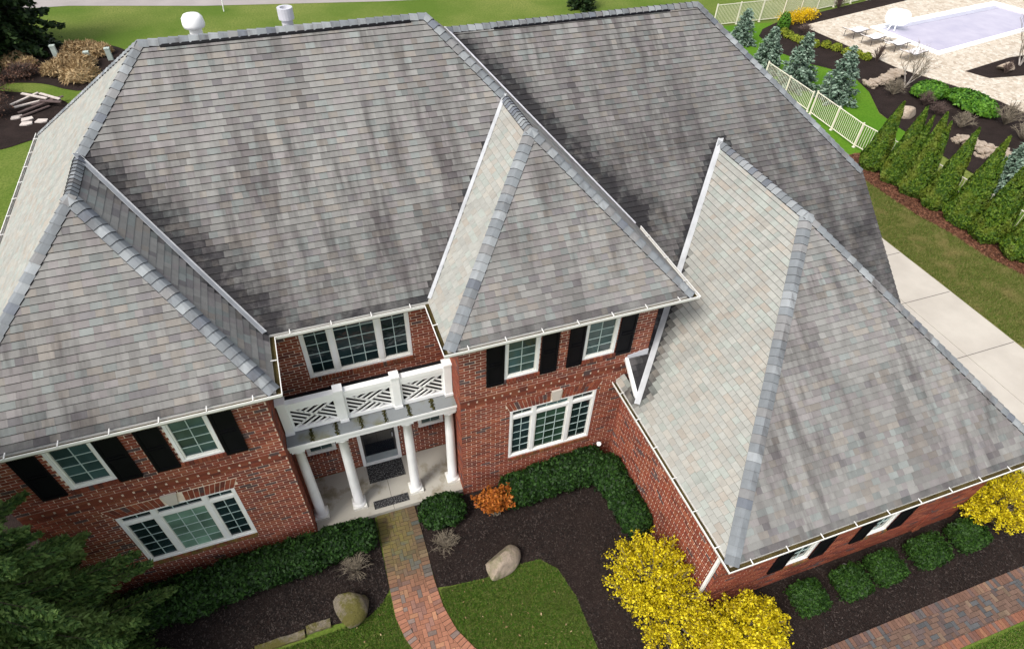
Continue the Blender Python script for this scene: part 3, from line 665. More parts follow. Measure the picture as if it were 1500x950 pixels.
gutter([(-6.8, 20.0), (-6.8, 8.16), (-1.324, 8.16), (-1.324, 9.68), (1.923, 9.68), (1.923, 8.16), (7.386, 8.16), (7.386, 10.75)], HE)
gutter([(6.14, 8.44), (6.14, 3.5146), (14.44, 3.5146), (14.44, 7.6)], 3.2477)
# downspout at the garage corner
ds = MB(); ds.tube([(6.10, 3.80, 3.12), (6.22, 3.86, 2.98), (6.35, 3.92, 2.86), (6.35, 3.92, .25), (6.15, 3.80, .12)], .045, 4); ds.build('downspout', M['white'], house)
# roof vents behind the ridge
vz = PL['B'](-1.45, 15.1); r0 = 'roof_vent'
MB().lathe((-1.45, 15.1, vz-.1), [(.13, 0), (.13, .55), (.14, .56)], 16).build(r0, M['white'], house, smooth=False)
MB().lathe((-1.45, 15.1, vz+.44), [(.10, 0), (.21, .02), (.225, .08), (.21, .20), (.16, .26), (.05, .28)], 20).build('vent_hood', M['white'], house, smooth=True)
vz = PL['B'](.42, 15.1); MB().lathe((.42, 15.1, vz-.1), [(.12, 0), (.12, .54), (.165, .55), (.165, .78), (.10, .78), (.10, .72)], 18).build(r0, M['flash'], house)

# ---- brick walls
BW, BH, JT = .245, .083, .019
bricks = []     # (wall, a0, a1, z0, z1, tint, proud)
def brick_color():
    r = random.random()
    base = (.225, .058, .034) if r < .55 else ((.275, .085, .046) if r < .80 else ((.155, .046, .033) if r < .95 else (.095, .062, .062)))
    k = random.uniform(.82, 1.2); return tuple(c*k for c in base)
class Wall:
    """frame: a runs along the wall, d points out of it"""
    def __init__(s, axis, c, sgn, a0, a1, z0, z1, openings=(), special=(), parent=None):
        s.axis, s.c, s.sgn, s.a0, s.a1, s.z0, s.z1 = axis, c, sgn, a0, a1, z0, z1
        s.openings = list(openings); s.special = list(special); s.build()
    def pt(s, a, z, d):
        return (a, s.c+s.sgn*d, z) if s.axis == 'y' else (s.c+s.sgn*d, a, z)
    def build(s):
        m = MB(); A = sorted({s.a0, s.a1, *[o[0] for o in s.openings], *[o[1] for o in s.openings]}); Z = sorted({s.z0, s.z1, *[o[2] for o in s.openings], *[o[3] for o in s.openings]})
        A = [a for a in A if s.a0 <= a <= s.a1]; Z = [z for z in Z if s.z0 <= z <= s.z1]
        for i in range(len(A)-1):
            for j in range(len(Z)-1):
                ca, cz = (A[i]+A[i+1])/2, (Z[j]+Z[j+1])/2
                if any(o[0] < ca < o[1] and o[2] < cz < o[3] for o in s.openings): continue
                e0, e1 = A[i]+(.010 if i == 0 else 0), A[i+1]-(.010 if i == len(A)-2 else 0); q = [s.pt(e0, Z[j], -.007), s.pt(e1, Z[j], -.007), s.pt(e1, Z[j+1], -.007), s.pt(e0, Z[j+1], -.007)]
                m.prism(q, Vector(s.pt(0, 0, -.2))-Vector(s.pt(0, 0, 0)))
        s.o = m.build('wall', M['mortar'], house)
        nrow = math.ceil((s.z1-s.z0)/BH)
        for r in range(nrow):
            z0 = s.z0+r*BH; z1 = min(z0+BH-JT, s.z1); zc = (z0+z1)/2
            if z1-z0 < .02: continue
            block = [(o[0], o[1]) for o in s.openings if o[2]-.025 < zc < o[3]+.025]
            for f in s.special:
                b = f(zc)
                if b: block.append(b)
            a = s.a0-(BW/2 if r % 2 else 0)
            while a < s.a1:
                segs = [(max(a, s.a0), s.a1 if a+BW-JT > s.a1-.03 else a+BW-JT)]; a += BW
                for b0, b1 in block:
                    ns = []
                    for p, q in segs:
                        if q <= b0 or p >= b1: ns.append((p, q))
                        else:
                            if p < b0-.02: ns.append((p, b0-.004))
                            if q > b1+.02: ns.append((b1+.004, q))
                    segs = ns
                for p, q in segs:
                    if q-p > .025: bricks.append((s, p, q, z0, z1, (*brick_color(), 0), random.uniform(0, .004)))
    def rowlock(s, a0, a1, ztop, h=.115, moss=0.0, w=.078, proud=.045):
        n = round((a1-a0)/w); w = (a1-a0)/n
        for i in range(n): bricks.append((s, a0+i*w+.005, a0+(i+1)*w-.006, ztop-h, ztop-.004, (*[c*.9 for c in brick_color()], moss), proud))
    def band(s, a0, a1, z0, h=.20):
        a = a0; r = h/3
        while a < a1-.05:
            for j, (x0, x1) in enumerate(((0, .195), (.012, .165), (0, .195))):
                c = brick_color(); c = tuple(x*.85 for x in c); bricks.append((s, a+x0, min(a1, a+x1), z0+j*r+(.001 if j != 1 else 0), z0+(j+1)*r-.002, (*c, 0), .008))
            a += .20
LLOW = (-5.14, -2.83, 1.04, 2.98); MLOW = (3.40, 5.64, 1.19, 3.09)
def arch_special(x0, x1, zt, h=.31): return lambda z: (x0-.13*(z-zt)/h-.01, x1+.13*(z-zt)/h+.01) if zt-.02 < z < zt+h+.02 else None
BANDZ = 43*BH, 46*BH; BANDM = 44*BH, 47*BH
def band_special(a0, a1, z0, z1): return lambda z: (a0, a1) if z0 < z < z1 else None
wL = Wall('y', 8.46, -1, -6.52, -1.60, 0, 5.78, [LLOW, (-5.39, -4.60, 4.24, 5.70), (-3.44, -2.66, 4.24, 5.70)],
          [arch_special(-5.14, -2.83, 2.98), band_special(-6.52, -1.60, *BANDZ), lambda z: (-5.14, -2.83) if .91 < z < 1.05 else None, lambda z: (-5.43, -4.56) if 4.11 < z < 4.25 else None, lambda z: (-3.48, -2.62) if 4.11 < z < 4.25 else None])
wM = Wall('y', 8.46, -1, 2.20, 6.83, 0, 5.78, [MLOW, (3.22, 4.02, 4.31, 5.70), (5.09, 5.90, 4.31, 5.70)],
          [arch_special(3.40, 5.64, 3.09), band_special(2.20, 6.83, *BANDM), lambda z: (3.40, 5.64) if 1.06 < z < 1.20 else None, lambda z: (3.18, 4.06) if 4.18 < z < 4.32 else None, lambda z: (5.05, 5.94) if 4.18 < z < 4.32 else None])
wC = Wall('y', 10.1, -1, -1.60, 2.20, .15, 5.78, [(-.83, 1.53, 4.01, 5.62), (-.16, .90, .16, 2.75), (-1.43, -.71, 1.20, 2.70), (1.46, 2.13, 1.20, 2.70)],
          [lambda z: (-.83, 1.53) if 3.88 < z < 4.02 else None, lambda z: (-1.47, -.67) if 1.07 < z < 1.21 else None, lambda z: (1.42, 2.17) if 1.07 < z < 1.21 else None])
wLs = Wall('x', -1.60, 1, 8.46, 10.1, 0, 5.78); wMs = Wall('x', 2.20, -1, 8.46, 10.1, 0, 5.78); wMr = Wall('x', 6.83, 1, 8.46, 12.0, 3.4, 5.78)
wGl = Wall('x', 6.42, -1, 3.82, 8.46, 0, 3.08)
wGf = Wall('y', 3.82, -1, 6.42, 14.15, 0, 3.08, [(8.47, 9.13, .98, 2.6), (10.76, 11.42, .98, 2.6)],
          [lambda z: (8.43, 9.17) if .85 < z < .99 else None, lambda z: (10.72, 11.46) if .85 < z < .99 else None])
wS = Wall('x', -6.52, -1, 8.46, 19.7, 0, 5.78)
wR = Wall('x', 14.15, 1, 3.82, 18.7, 0, 3.1)
wL.rowlock(-5.14, -2.83, 1.04, moss=.85); wL.rowlock(-5.43, -4.56, 4.24); wL.rowlock(-3.48, -2.62, 4.24); wM.rowlock(3.40, 5.64, 1.19, moss=.35); wM.rowlock(3.18, 4.06, 4.31); wM.rowlock(5.05, 5.94, 4.31)
wC.rowlock(-.83, 1.53, 4.01, moss=.15); wC.rowlock(-1.47, -.67, 1.20); wC.rowlock(1.42, 2.17, 1.20); wGf.rowlock(8.43, 9.17, .98, moss=.6); wGf.rowlock(10.72, 11.46, .98, moss=.6)
wL.band(-6.52, -1.60, BANDZ[0], 3*BH-JT); wM.band(2.20, 6.83, BANDM[0], 3*BH-JT)
for i in range(36): bricks.append((wGf, 12.82, 13.02, .02+i*BH, .02+i*BH+BH-JT, (*brick_color(), 0), .035))
# flat arches: leaning soldier bricks either side of a keystone
arch = []
def jack_arch(w, x0, x1, zt, kx0, kx1, h=.31):
    xc = (kx0+kx1)/2
    key = MB(); key.prism([w.pt(xc-.085, zt+.003, .0), w.pt(xc+.085, zt+.003, .0), w.pt(kx1, zt+h+.07, .0), w.pt(kx0, zt+h+.07, .0)], Vector(w.pt(0, 0, .04))-Vector(w.pt(0, 0, 0))); key.build('keystone', M['keystone'], house)
    n = 24
    for i in range(n):
        def X(t_, z): 
            f = (z-zt)/h; lo = x0-.13*f; hi = x1+.13*f; return lo+(hi-lo)*t_
        t0, t1 = (i+.07)/n, (i+.93)/n; sp = .36 if i % 2 else .64; xm = X((t0+t1)/2, zt+h/2)
        for za, zb in ((zt+.004, zt+h*sp-.006), (zt+h*sp+.006, zt+h-.004)):
            if kx0-.03 < X((t0+t1)/2, za) < kx1+.03 and kx0-.05 < xm < kx1+.05: continue
            arch.append((w, [(X(t0, za), za), (X(t1, za), za), (X(t1, zb), zb), (X(t0, zb), zb)], (*brick_color(), 0)))
jack_arch(wL, -5.14, -2.83, 2.98, -4.17, -3.86); jack_arch(wM, 3.40, 5.64, 3.09, 4.42, 4.69)
bf = {}
for w, q, t_ in arch:
    m = bf.setdefault(id(w), (w, MB()))[1]; top = [w.pt(a, z, .004) for a, z in q]; bot = [w.pt(a, z, -.012) for a, z in q]; m.poly(top, t_)
    for i in range(4): j = (i+1) % 4; m.poly([bot[i], bot[j], top[j], top[i]], t_)
def bscore(b):
    w, p, q, z0, z1, t_, pr = b
    if w not in (wL, wM, wC) or abs(q-p-(BW-JT)) > 1e-4 or abs(z1-z0-(BH-JT)) > 1e-4 or z1 > 5.45: return 0
    if w is wC and z0 < 4.0: return 0
    if w is wM and p > 6.3: return 0
    ps = [to_px(w.pt(a, z, 0)) for a, z in ((p, z0), (q, z0), (q, z1), (p, z1))]
    return abs(area2(ps)) if all(2 < x < 1498 and 2 < y < 948 for x, y in ps) else 0
bo = sorted(range(len(bricks)), key=lambda i: -bscore(bricks[i])); bsolo = set(bo[:300])
mb = MB(); mb.box(-(BW-JT)/2, (BW-JT)/2, -.004, .02, -(BH-JT)/2, (BH-JT)/2); bmesh_ = mb.mesh('brick', M['brick1'])
for i, (w, p, q, z0, z1, t_, pr) in enumerate(bricks):
    if i in bsolo:
        o = link('brick', bmesh_, w.o); o.location = ((p+q)/2, w.c-pr*.5, (z0+z1)/2); o.color = t_; continue
    m = bf.setdefault(id(w), (w, MB()))[1]; Q = [(p, z0), (q, z0), (q, z1), (p, z1)]
    top = [w.pt(a, z, pr) for a, z in Q]; bot = [w.pt(a, z, -.012) for a, z in Q]; m.poly(top, t_)
    for k in range(4): j = (k+1) % 4; m.poly([bot[k], bot[j], top[j], top[k]], t_)
for w, m in bf.values(): m.build('brick_courses', M['brick'], w.o, 'stuff')
# upper wall at the far right side, hidden behind the roof but closing the block
MB().box(6.9, 14.10, 11.6, 18.7, 3.0, 5.8).build('rear_block', M['mortar'], house)

# ---- windows
PANE = {}
def pane(w, h, mat, parent, x, y, z):
    key = (round(w, 3), round(h, 3), mat.name)
    if key not in PANE: PANE[key] = MB().box(-w/2, w/2, -.004, .004, -h/2, h/2).mesh('pane', mat)
    o = link('pane', PANE[key], parent); o.location = (x, y, z); o.rotation_euler = (random.gauss(0, .012), 0, random.gauss(0, .012)); return o
def sash(win, x0, x1, z0, z1, Y, cols, rows, mat, st=.035, railmat='vinyl'):
    m = MB(); y0, y1 = Y+.012, Y+.07
    m.box(x0, x0+st, y0, y1, z0, z1); m.box(x1-st, x1, y0, y1, z0, z1); m.box(x0+st, x1-st, y0, y1, z1-st, z1); m.box(x0+st, x1-st, y0, y1, z0, z0+st)
    m.build('sash', M[railmat], win)
    gx0, gx1, gz0, gz1 = x0+st, x1-st, z0+st, z1-st; mw = .016; pw = (gx1-gx0-(cols-1)*mw)/cols; ph = (gz1-gz0-(rows-1)*mw)/rows
    for i in range(cols):
        for j in range(rows): pane(pw, ph, M[mat], win, gx0+i*(pw+mw)+pw/2, Y+.05, gz0+j*(ph+mw)+ph/2)
    for i in range(1, cols): MB().box(gx0+i*(pw+mw)-mw, gx0+i*(pw+mw), Y+.035, Y+.06, gz0, gz1).build('muntin', M['muntin'], win)
    for j in range(1, rows): MB().box(gx0, gx1, Y+.037, Y+.058, gz0+j*(ph+mw)-mw, gz0+j*(ph+mw)).build('muntin', M['muntin'], win)
def window(x0, x1, z0, z1, Y, splits, mats, grid, transom=None, fr=.06, mull=.09, label=None):
    m = MB(); y0, y1 = Y-.006, Y+.10
    m.box(x0, x0+fr, y0, y1, z0, z1); m.box(x1-fr, x1, y0, y1, z0, z1); m.box(x0+fr, x1-fr, y0, y1, z1-fr*.6, z1); m.box(x0, x1, y0-.004, y1, z0, z0+fr)
    edges = [x0+fr]
    for s_ in splits: m.box(s_-mull/2, s_+mull/2, y0+.004, y1, z0+fr, z1-fr*.6); edges += [s_-mull/2, s_+mull/2]
    edges.append(x1-fr); bays = [(edges[i], edges[i+1]) for i in range(0, len(edges), 2)]
    zt = z1-fr*.6
    if transom:
        for a, b in bays: m.box(a, b, y0+.006, y1, transom-.045, transom+.045)
        zt = transom-.045
    win = m.build('window', M['white'], house)
    if label: win['label'] = label
    for (a, b), mt, (c, r) in zip(bays, mats, grid):
        sash(win, a, b, z0+fr, zt, Y, c, r, mt)
        if transom: sash(win, a, b, transom+.045, z1-fr*.6, Y, 2 if c == 2 else 3, 1, 'glass_dark' if mt != 'glass_green' else 'glass', .022)
    MB().box(x0+.01, x1-.01, Y+.101, Y+.12, z0+.01, z1-.01).build('backing', M['gutter_in'], win)
    return win
window(*LLOW, 8.46, [-4.45, -3.45], ['glass_dark', 'curtain', 'glass_dark'], [(2, 5), (3, 5), (2, 5)], transom=2.70, label='wide ground floor window with pale green curtain behind centre panes')
window(*MLOW, 8.46, [4.02, 4.97], ['glass_dark', 'glass_green', 'glass_dark'], [(2, 5), (3, 5), (2, 5)], transom=2.81)
window(-.83, 1.53, 4.01, 5.62, 10.1, [-.19, .83], ['glass_dark', 'glass_dark', 'glass_dark'], [(2, 5), (3, 5), (2, 5)])
for x0, x1, z0 in ((-5.39, -4.60, 4.24), (-3.44, -2.66, 4.24), (3.22, 4.02, 4.31), (5.09, 5.90, 4.31)): window(x0, x1, z0, 5.70, 8.46, [], ['glass'], [(2, 5)], fr=.055)
for x0, x1 in ((-1.43, -.71), (1.46, 2.13)): window(x0, x1, 1.20, 2.70, 10.1, [], ['glass'], [(2, 4)], fr=.055)
for x0, x1 in ((8.47, 9.13), (10.76, 11.42)): window(x0, x1, .98, 2.60, 3.82, [], ['glass'], [(2, 4)], fr=.055)
def shutter(x0, x1, z0, z1, Y):
    m = MB(); y0, y1 = Y-.045, Y-.006; s_ = .05; zm = (z0+z1)/2-.06
    m.box(x0, x0+s_, y0, y1, z0, z1); m.box(x1-s_, x1, y0, y1, z0, z1)
    for a, b in ((z0, z0+.08), (zm-.06, zm-.015), (zm+.015, zm+.06), (z1-.08, z1)): m.box(x0+s_, x1-s_, y0, y1, a, b)
    o = m.build('shutter', M['black'], house)
    MB().box(x0+s_-.005, x1-s_+.005, y0+.02, y1+.002, z0+.075, zm-.055).build('panel', M['black'], o); MB().box(x0+s_-.005, x1-s_+.005, y0+.02, y1+.002, zm+.055, z1-.075).build('panel', M['black'], o)
for a, b in ((-5.91, -5.49), (-4.59, -4.18), (-3.92, -3.50), (-2.64, -2.23)): shutter(a, b, 4.15, 5.66, 8.46)
for a, b in ((2.80, 3.20), (4.05, 4.45), (4.70, 5.075), (5.93, 6.32)): shutter(a, b, 4.22, 5.66, 8.46)
for a, b in ((8.03, 8.44), (9.17, 9.57), (10.33, 10.73), (11.46, 11.88)): shutter(a, b, .95, 2.66, 3.82)

# ---- porch
slab = MB(); slab.box(-1.585, 2.30, 8.56, 10.09, -.02, .15); slab.build('porch_floor', M['slab'], house)
MB().box(.355, .367, 8.5595, 9.46, .149, .1515).build('floor_joint', M['joint'], house)
def column(x, y, r=.122):
    b = MB(); b.lathe((x, y, .15), [(r+.05, .085), (r+.055, .105), (r+.05, .125), (r+.015, .15), (r, .17), (r*.99, 1.0), (r*.90, 2.2), (r*.82, 2.86), (r*.82+.03, 2.88), (r*.82+.035, 2.92), (r*.82, 2.94)], 24)
    o = b.build('column', M['white'], house, smooth=True)
    MB().box(x-.175, x+.175, y-.175, y+.175, .15, .236).build('plinth', M['vinyl'], o); MB().box(x-.14, x+.14, y-.14, y+.14, 3.09, 3.199).build('capital', M['white'], o)
for x in (-1.42, -.46, 1.03, 2.04): column(x, 8.98)
MB().box(-1.585, 2.19, 8.80, 9.14, 3.20, 3.40).build('porch_beam', M['white'], house)
cor = MB(); cor.box(-1.59, 2.192, 8.78, 9.16, 3.33, 3.40); cor.box(-1.592, 2.194, 8.74, 9.18, 3.40, 3.465); cor.build('porch_cornice', M['white'], house)
MB().box(-1.58, 2.18, 9.18, 10.08, 3.30, 3.34).build('porch_ceiling', M['white'], house)
xs = np.linspace(-1.594, 2.196, 8)
for i in range(7): MB().box(xs[i]+.006, xs[i+1]-.006, 8.752, 9.20, 3.4665, 3.478+.002*(i % 2)).build('porch_roof_panel', M['metalroof'], house)
for i in range(1, 7):
    P = np.column_stack([xs[i]+RNG.normal(0, .022, 160), RNG.uniform(8.76, 9.16, 160), np.full(160, 3.486)]); leaf_obj('moss', P, .035, M['moss'], house, 'stuff')
MB().box(-1.594, 2.196, 9.20, 10.095, 3.40, 3.47).build('porch_roof_membrane', M['membrane'], house); MB().box(-1.594, 2.196, 10.03, 10.096, 3.471, 3.60).build('wall_flashing', M['membrane'], house)
def post(x, w=.17):
    m = MB(); m.box(x-w/2, x+w/2, 9.06, 9.24, 3.481, 4.50); m.box(x-w/2-.018, x+w/2+.018, 9.042, 9.258, 4.50, 4.545); m.box(x-w/2-.012, x+w/2+.012, 9.048, 9.252, 3.481, 3.56); return m.build('railing_post', M['white'], house)
PX = (-1.485, -.30, .92, 2.10)
for x in PX: post(x)
for a, b in zip(PX[:-1], PX[1:]):
    a += .085; b -= .085; m = MB(); m.box(a, b, 9.08, 9.22, 4.33, 4.46); m.box(a, b, 9.10, 9.20, 4.22, 4.33); m.box(a, b, 9.11, 9.19, 3.50, 3.60); m.box(a, a+.05, 9.115, 9.185, 3.60, 4.22); m.box(b-.05, b, 9.115, 9.185, 3.60, 4.22)
    rail = m.build('railing_panel', M['white'], house)
    x0, x1, z0, z1 = a+.05, b-.05, 3.60, 4.22; cx, cz = (x0+x1)/2, (z0+z1)/2; dirs = {1: Vector((x1-x0, z1-z0)).normalized(), -1: Vector((x1-x0, -(z1-z0))).normalized()}
    tris = [(-1, [(x0, z0), (cx, cz), (x0, z1)]), (-1, [(x1, z0), (x1, z1), (cx, cz)]), (1, [(x0, z1), (cx, cz), (x1, z1)]), (1, [(x0, z0), (x1, z0), (cx, cz)])]
    def bar(sg, off, region, w=.042):
        d = dirs[sg]; nn = Vector((-d.y, d.x)); c0 = Vector((cx, cz))+nn*off; q = [c0-d*2-nn*w/2, c0+d*2-nn*w/2, c0+d*2+nn*w/2, c0-d*2+nn*w/2]
        pl = clip_convex([tuple(p) for p in q], ccw(region))
        if len(pl) >= 3 and abs(area2(pl)) > .0006: MB().prism([(p[0], 9.135, p[1]) for p in pl], (0, .018, 0)).build('lattice_bar', M['white'], rail)
    R4 = [(x0, z0), (x1, z0), (x1, z1), (x0, z1)]
    bar(1, 0, R4, .044); bar(-1, 0, [(x0, z0), (cx, cz-.0), (cx, z1), (x0, z1)], .042); bar(-1, 0, [(cx, z0), (x1, z0), (x1, z1), (cx, cz)], .042)
    for sg, reg in tris:
        for off in (-.33, -.22, -.11, .11, .22, .33): bar(sg, off, reg, .036)
# front door
dr = MB(); dr.box(-.16, -.07, 10.06, 10.2, .15, 2.75); dr.box(.81, .90, 10.06, 10.2, .15, 2.75); dr.box(-.07, .81, 10.06, 10.2, 2.60, 2.75); dr.box(-.07, .81, 10.05, 10.2, .15, .21); fr_ = dr.build('door_frame', M['white'], house)
door = MB().box(-.066, .806, 10.13, 10.17, .212, 2.598).build('front_door', M['darkmetal'], house)
MB().box(-.02, .76, 10.118, 10.131, .52, 2.54).build('storm_glass', m_glass('storm_door_glass_material', (.006, .008, .012)), door); MB().box(-.064, .804, 10.112, 10.13, .216, .50).build('kick_plate', m_plain('grey_panel_material', (.24, .27, .28), .5, .08, 4), door)
MB().tube([(.74, 10.10, 1.15), (.74, 10.10, 1.29)], .014, 6).build('handle', M['flash'], door)
#@@GARDEN
# ================================================================== GARDEN
def pts_in_poly(poly, n):
    xs = [p[0] for p in poly]; ys = [p[1] for p in poly]; out = []
    while len(out) < n:
        X = RNG.uniform(min(xs), max(xs), n*2); Y = RNG.uniform(min(ys), max(ys), n*2)
        for x, y in zip(X, Y):
            if inside(x, y, poly): out.append((x, y))
            if len(out) >= n: break
    return np.array(out)
# two mats on the porch
def mat_obj(x0, x1, y0, y1, label):
    o = MB().box(x0, x1, y0, y1, .1525, .168).build('door_mat', M['mat']); rebase(o); return tag(o, label, 'doormat', 'mats on the porch')
mat_obj(-.10, .87, 9.48, 10.04, 'large black patterned mat lying against the front door sill'); mat_obj(-.12, .79, 8.69, 8.92, 'narrow black patterned mat at the front edge of the porch')

# ---- boulders and stones
def boulder(name, c, r, label, mat, seed, cat='boulder', group=None, n=4, rough=.13):
    V, F = blob_mesh(c, tuple(x*1.12 for x in r), n, rough, seed, 1.5, .55, 9); o = link(name, np_mesh(name, V, F, mat, True)); rebase(o); return tag(o, label, cat, group)
b = boulder('boulder', (2.50, 6.34, .16), (.46, .29, .30), 'smooth tan boulder beside the curved lawn patch', M['rock'], 3, rough=.07); b.rotation_euler = (0, 0, .38)
b = boulder('boulder', (-1.20, 6.40, .18), (.46, .36, .34), 'mossy brown boulder left of the brick front walk', M['rock_dark'], 9); b.rotation_euler = (0, 0, -.25)
for x0, x1, y, z, lb in ((-4.55, -3.32, 6.16, .07, 'long flat edging stone nearest the big spruce'), (-3.28, -2.20, 6.20, .07, 'long flat edging stone in the middle of the stone edging'), (-2.16, -1.62, 6.26, .09, 'short rough edging stone touching the mossy boulder')):
    m = MB(); n = 6; top = [(x0+(x1-x0)*i/n, y-.09+random.uniform(-.012, .012)) for i in range(n+1)]+[(x1-(x1-x0)*i/n, y+.09+random.uniform(-.012, .012)) for i in range(n+1)]
    m.prism([(a, b_, 0) for a, b_ in top], (0, 0, z)); o = m.build('edging_stone', M['rock_dark']); rebase(o); tag(o, lb, 'stone', 'stone edging of the front bed')

# ---- clipped evergreens
def rbox_points(n, c, r, e=4.0):
    """points near the surface of a rounded box, with their outward directions"""
    D = RNG.normal(size=(n, 3)); D[:, 2] = np.abs(D[:, 2])*1.1-.35*RNG.random(n); D /= np.linalg.norm(D, axis=1, keepdims=True)
    s_ = (np.abs(D)**e).sum(1)**(1/e); P = D/s_[:, None]; f = 1-RNG.random(n)**2*.16+RNG.normal(0, .05, n)
    lump = 1+.06*np.sin(P[:, 0]*9+c[0]*5)*np.sin(P[:, 1]*8+c[1]*7)+.05*np.sin(P[:, 0]*17+c[1]*9)*np.sin(P[:, 1]*15+P[:, 2]*13)
    return np.array(c)+P*np.array(r)*(f*lump)[:, None], D
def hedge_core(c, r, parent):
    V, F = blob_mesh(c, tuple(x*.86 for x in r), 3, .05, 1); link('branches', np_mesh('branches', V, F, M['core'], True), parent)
def yew(c, r, label, mat, n, size=.055, group=None, e=4.0, name='yew_shrub'):
    t = thing(name, (c[0], c[1], 0), label, 'shrub', group); hedge_core(c, r, t); P, D = rbox_points(n, c, r, e); P[:, 2] = np.maximum(P[:, 2], .03)
    leaf_obj('foliage', P, RNG.uniform(.7, 1.3, n)*size, mat, t, N=D, spread=.9, aspect=1.7); return t
def hedge(segs, label, n, group=None):
    x, y = segs[0][0][0], segs[0][0][1]; t = thing('yew_hedge', (x, y, 0), label, 'hedge', group)
    PP, DD = [], []
    for c, r in segs: hedge_core(c, r, t); P, D = rbox_points(n, c, r, 3.2); PP.append(P); DD.append(D)
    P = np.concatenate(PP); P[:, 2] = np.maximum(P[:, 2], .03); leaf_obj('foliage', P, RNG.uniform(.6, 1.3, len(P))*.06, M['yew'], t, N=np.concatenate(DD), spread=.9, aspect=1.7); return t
hedge([((-5.35, 7.75, .32), (.62, .46, .38)), ((-4.5, 7.72, .34), (.62, .50, .40)), ((-3.6, 7.80, .36), (.62, .46, .40)), ((-2.75, 7.84, .36), (.58, .44, .41)), ((-1.95, 7.86, .38), (.55, .43, .42)), ((-1.2, 7.93, .36), (.5, .40, .42)), ((-.62, 7.95, .34), (.40, .36, .40))], 'long dark yew hedge under the curtained window left of the porch', 5200)
hedge([((3.55, 7.95, .34), (.46, .42, .40)), ((4.2, 7.98, .36), (.5, .42, .42)), ((4.9, 8.0, .38), (.5, .44, .44)), ((5.55, 8.0, .38), (.48, .46, .46)), ((5.95, 7.6, .38), (.42, .5, .46)), ((6.0, 6.95, .36), (.37, .48, .44)), ((6.02, 6.3, .36), (.36, .46, .44))], 'dark yew hedge turning the corner between window and garage wall', 5200)
yew((1.50, 8.02, .30), (.55, .40, .34), 'low spreading yew between the front walk and the orange shrub', M['yew'], 5000, .06, e=3)
for i, (x, y, a) in enumerate(((8.92, 3.16, .33), (10.12, 3.14, .33), (11.16, 3.16, .34), (12.48, 3.16, .40), (13.76, 3.18, .37))):
    lb = ['clipped square yew next to the yellow forsythia, first of five before the garage', 'clipped square yew, second of five before the garage, counted from the double forsythia', 'clipped square yew in the middle of the five before the garage', 'large clipped yew, fourth of five before the garage, counted from the double forsythia', 'clipped square yew, fifth of five, at the far end by the lone forsythia'][i]
    yew((x, y, .32), (a, .33, .36), lb, M['yew2'], 7000, .042, 'clipped yews along the garage', 7)

# ---- stems and flowering shrubs
def stems(t, base, tips, r=.012, mat='twig', name='stems'):
    m = MB()
    for tp in tips:
        b = Vector(base)+Vector((random.uniform(-.12, .12), random.uniform(-.12, .12), 0)); tp = Vector(tp); mid = b.lerp(tp, .5)+Vector((0, 0, (tp-b).length*.10)); m.tube([b, mid, tp], [r*1.4, r, r*.35], 4, False)
    return m.build(name, M[mat], t)
def forsythia(lobes, base, label, n, size=.042, group='flowering forsythias by the garage', mat='forsythia', nst=120, hollow=.55):
    t = thing('forsythia', (base[0], base[1], 0), label, 'shrub', group); PP = []; tips = []
    for c, r, w in lobes:
        k = int(n*w); D = RNG.normal(size=(k, 3)); D[:, 2] = np.where(D[:, 2] < -.35*np.abs(D[:, 2]).max(), -D[:, 2], D[:, 2]); D /= np.linalg.norm(D, axis=1, keepdims=True)
        # flowers sit along shoots that end near the outside
        ns = k//52; S = RNG.normal(size=(ns, 3)); S[:, 2] = np.abs(S[:, 2])-.35; S /= np.linalg.norm(S, axis=1, keepdims=True); R0 = RNG.uniform(.62, 1.18, ns)
        idx = RNG.integers(0, ns, k); f = 1-RNG.random(k)**1.4*hollow*.75
        P = S[idx]*(R0[idx]*f)[:, None]*np.array(r)+np.array(c)+RNG.normal(0, .040, (k, 3)); P = P[P[:, 2] > .05]; PP.append(P)
        tips += [tuple(S[j]*R0[j]*np.array(r)*.97+np.array(c)) for j in range(min(ns, nst))]
    tips = [p for p in tips if p[2] > .15]; P = np.concatenate(PP)
    stems(t, (base[0], base[1], .02), tips, .011); V, F = blob_mesh((lobes[0][0][0], lobes[0][0][1], .4), tuple(x*.5 for x in lobes[0][1]), 3, .15, 4)
    link('inner_twigs', np_mesh('inner_twigs', V, F, M['core_y'], True), t); leaf_obj('flowers', P, RNG.uniform(.6, 1.35, len(P))*size, M[mat], t, aspect=1.3); return t
forsythia([((5.45, 4.62, .92), (.92, .92, .80), .65), ((5.55, 3.65, .85), (.80, .75, .72), .35)], (5.45, 4.3), 'tall yellow forsythia spreading beside the garage side wall', 23000, nst=260)
forsythia([((6.85, 2.92, .80), (.95, .68, .72), .6), ((6.4, 2.45, .70), (.75, .60, .62), .25), ((7.35, 3.15, .62), (.52, .45, .55), .15)], (6.8, 2.9), 'brightest yellow forsythia in front of the garage corner downspout', 22000, .048, nst=260)
forsythia([((15.05, 3.5, .72), (1.15, .72, .62), 1.0)], (15.0, 3.5), 'yellow forsythia at the far end of the clipped yews', 14000, nst=260)
t = thing('orange_shrub', (2.82, 7.72, 0), 'small bright orange-leaved shrub beside the porch corner', 'shrub'); PP = []; ob = np.array([2.82, 7.72, .05])
for i in range(70):
    a = random.uniform(0, 6.283); r = random.uniform(.05, .62)*(1 if abs(math.cos(a)) > .5 else .75); tp = np.array([2.82+r*math.cos(a), 7.72+r*.70*math.sin(a), .52+.40*(1-r)+random.uniform(-.05, .14)]); f = RNG.random(60)**.5; PP.append(ob+(tp-ob)*f[:, None]+RNG.normal(0, .03, (60, 3)))
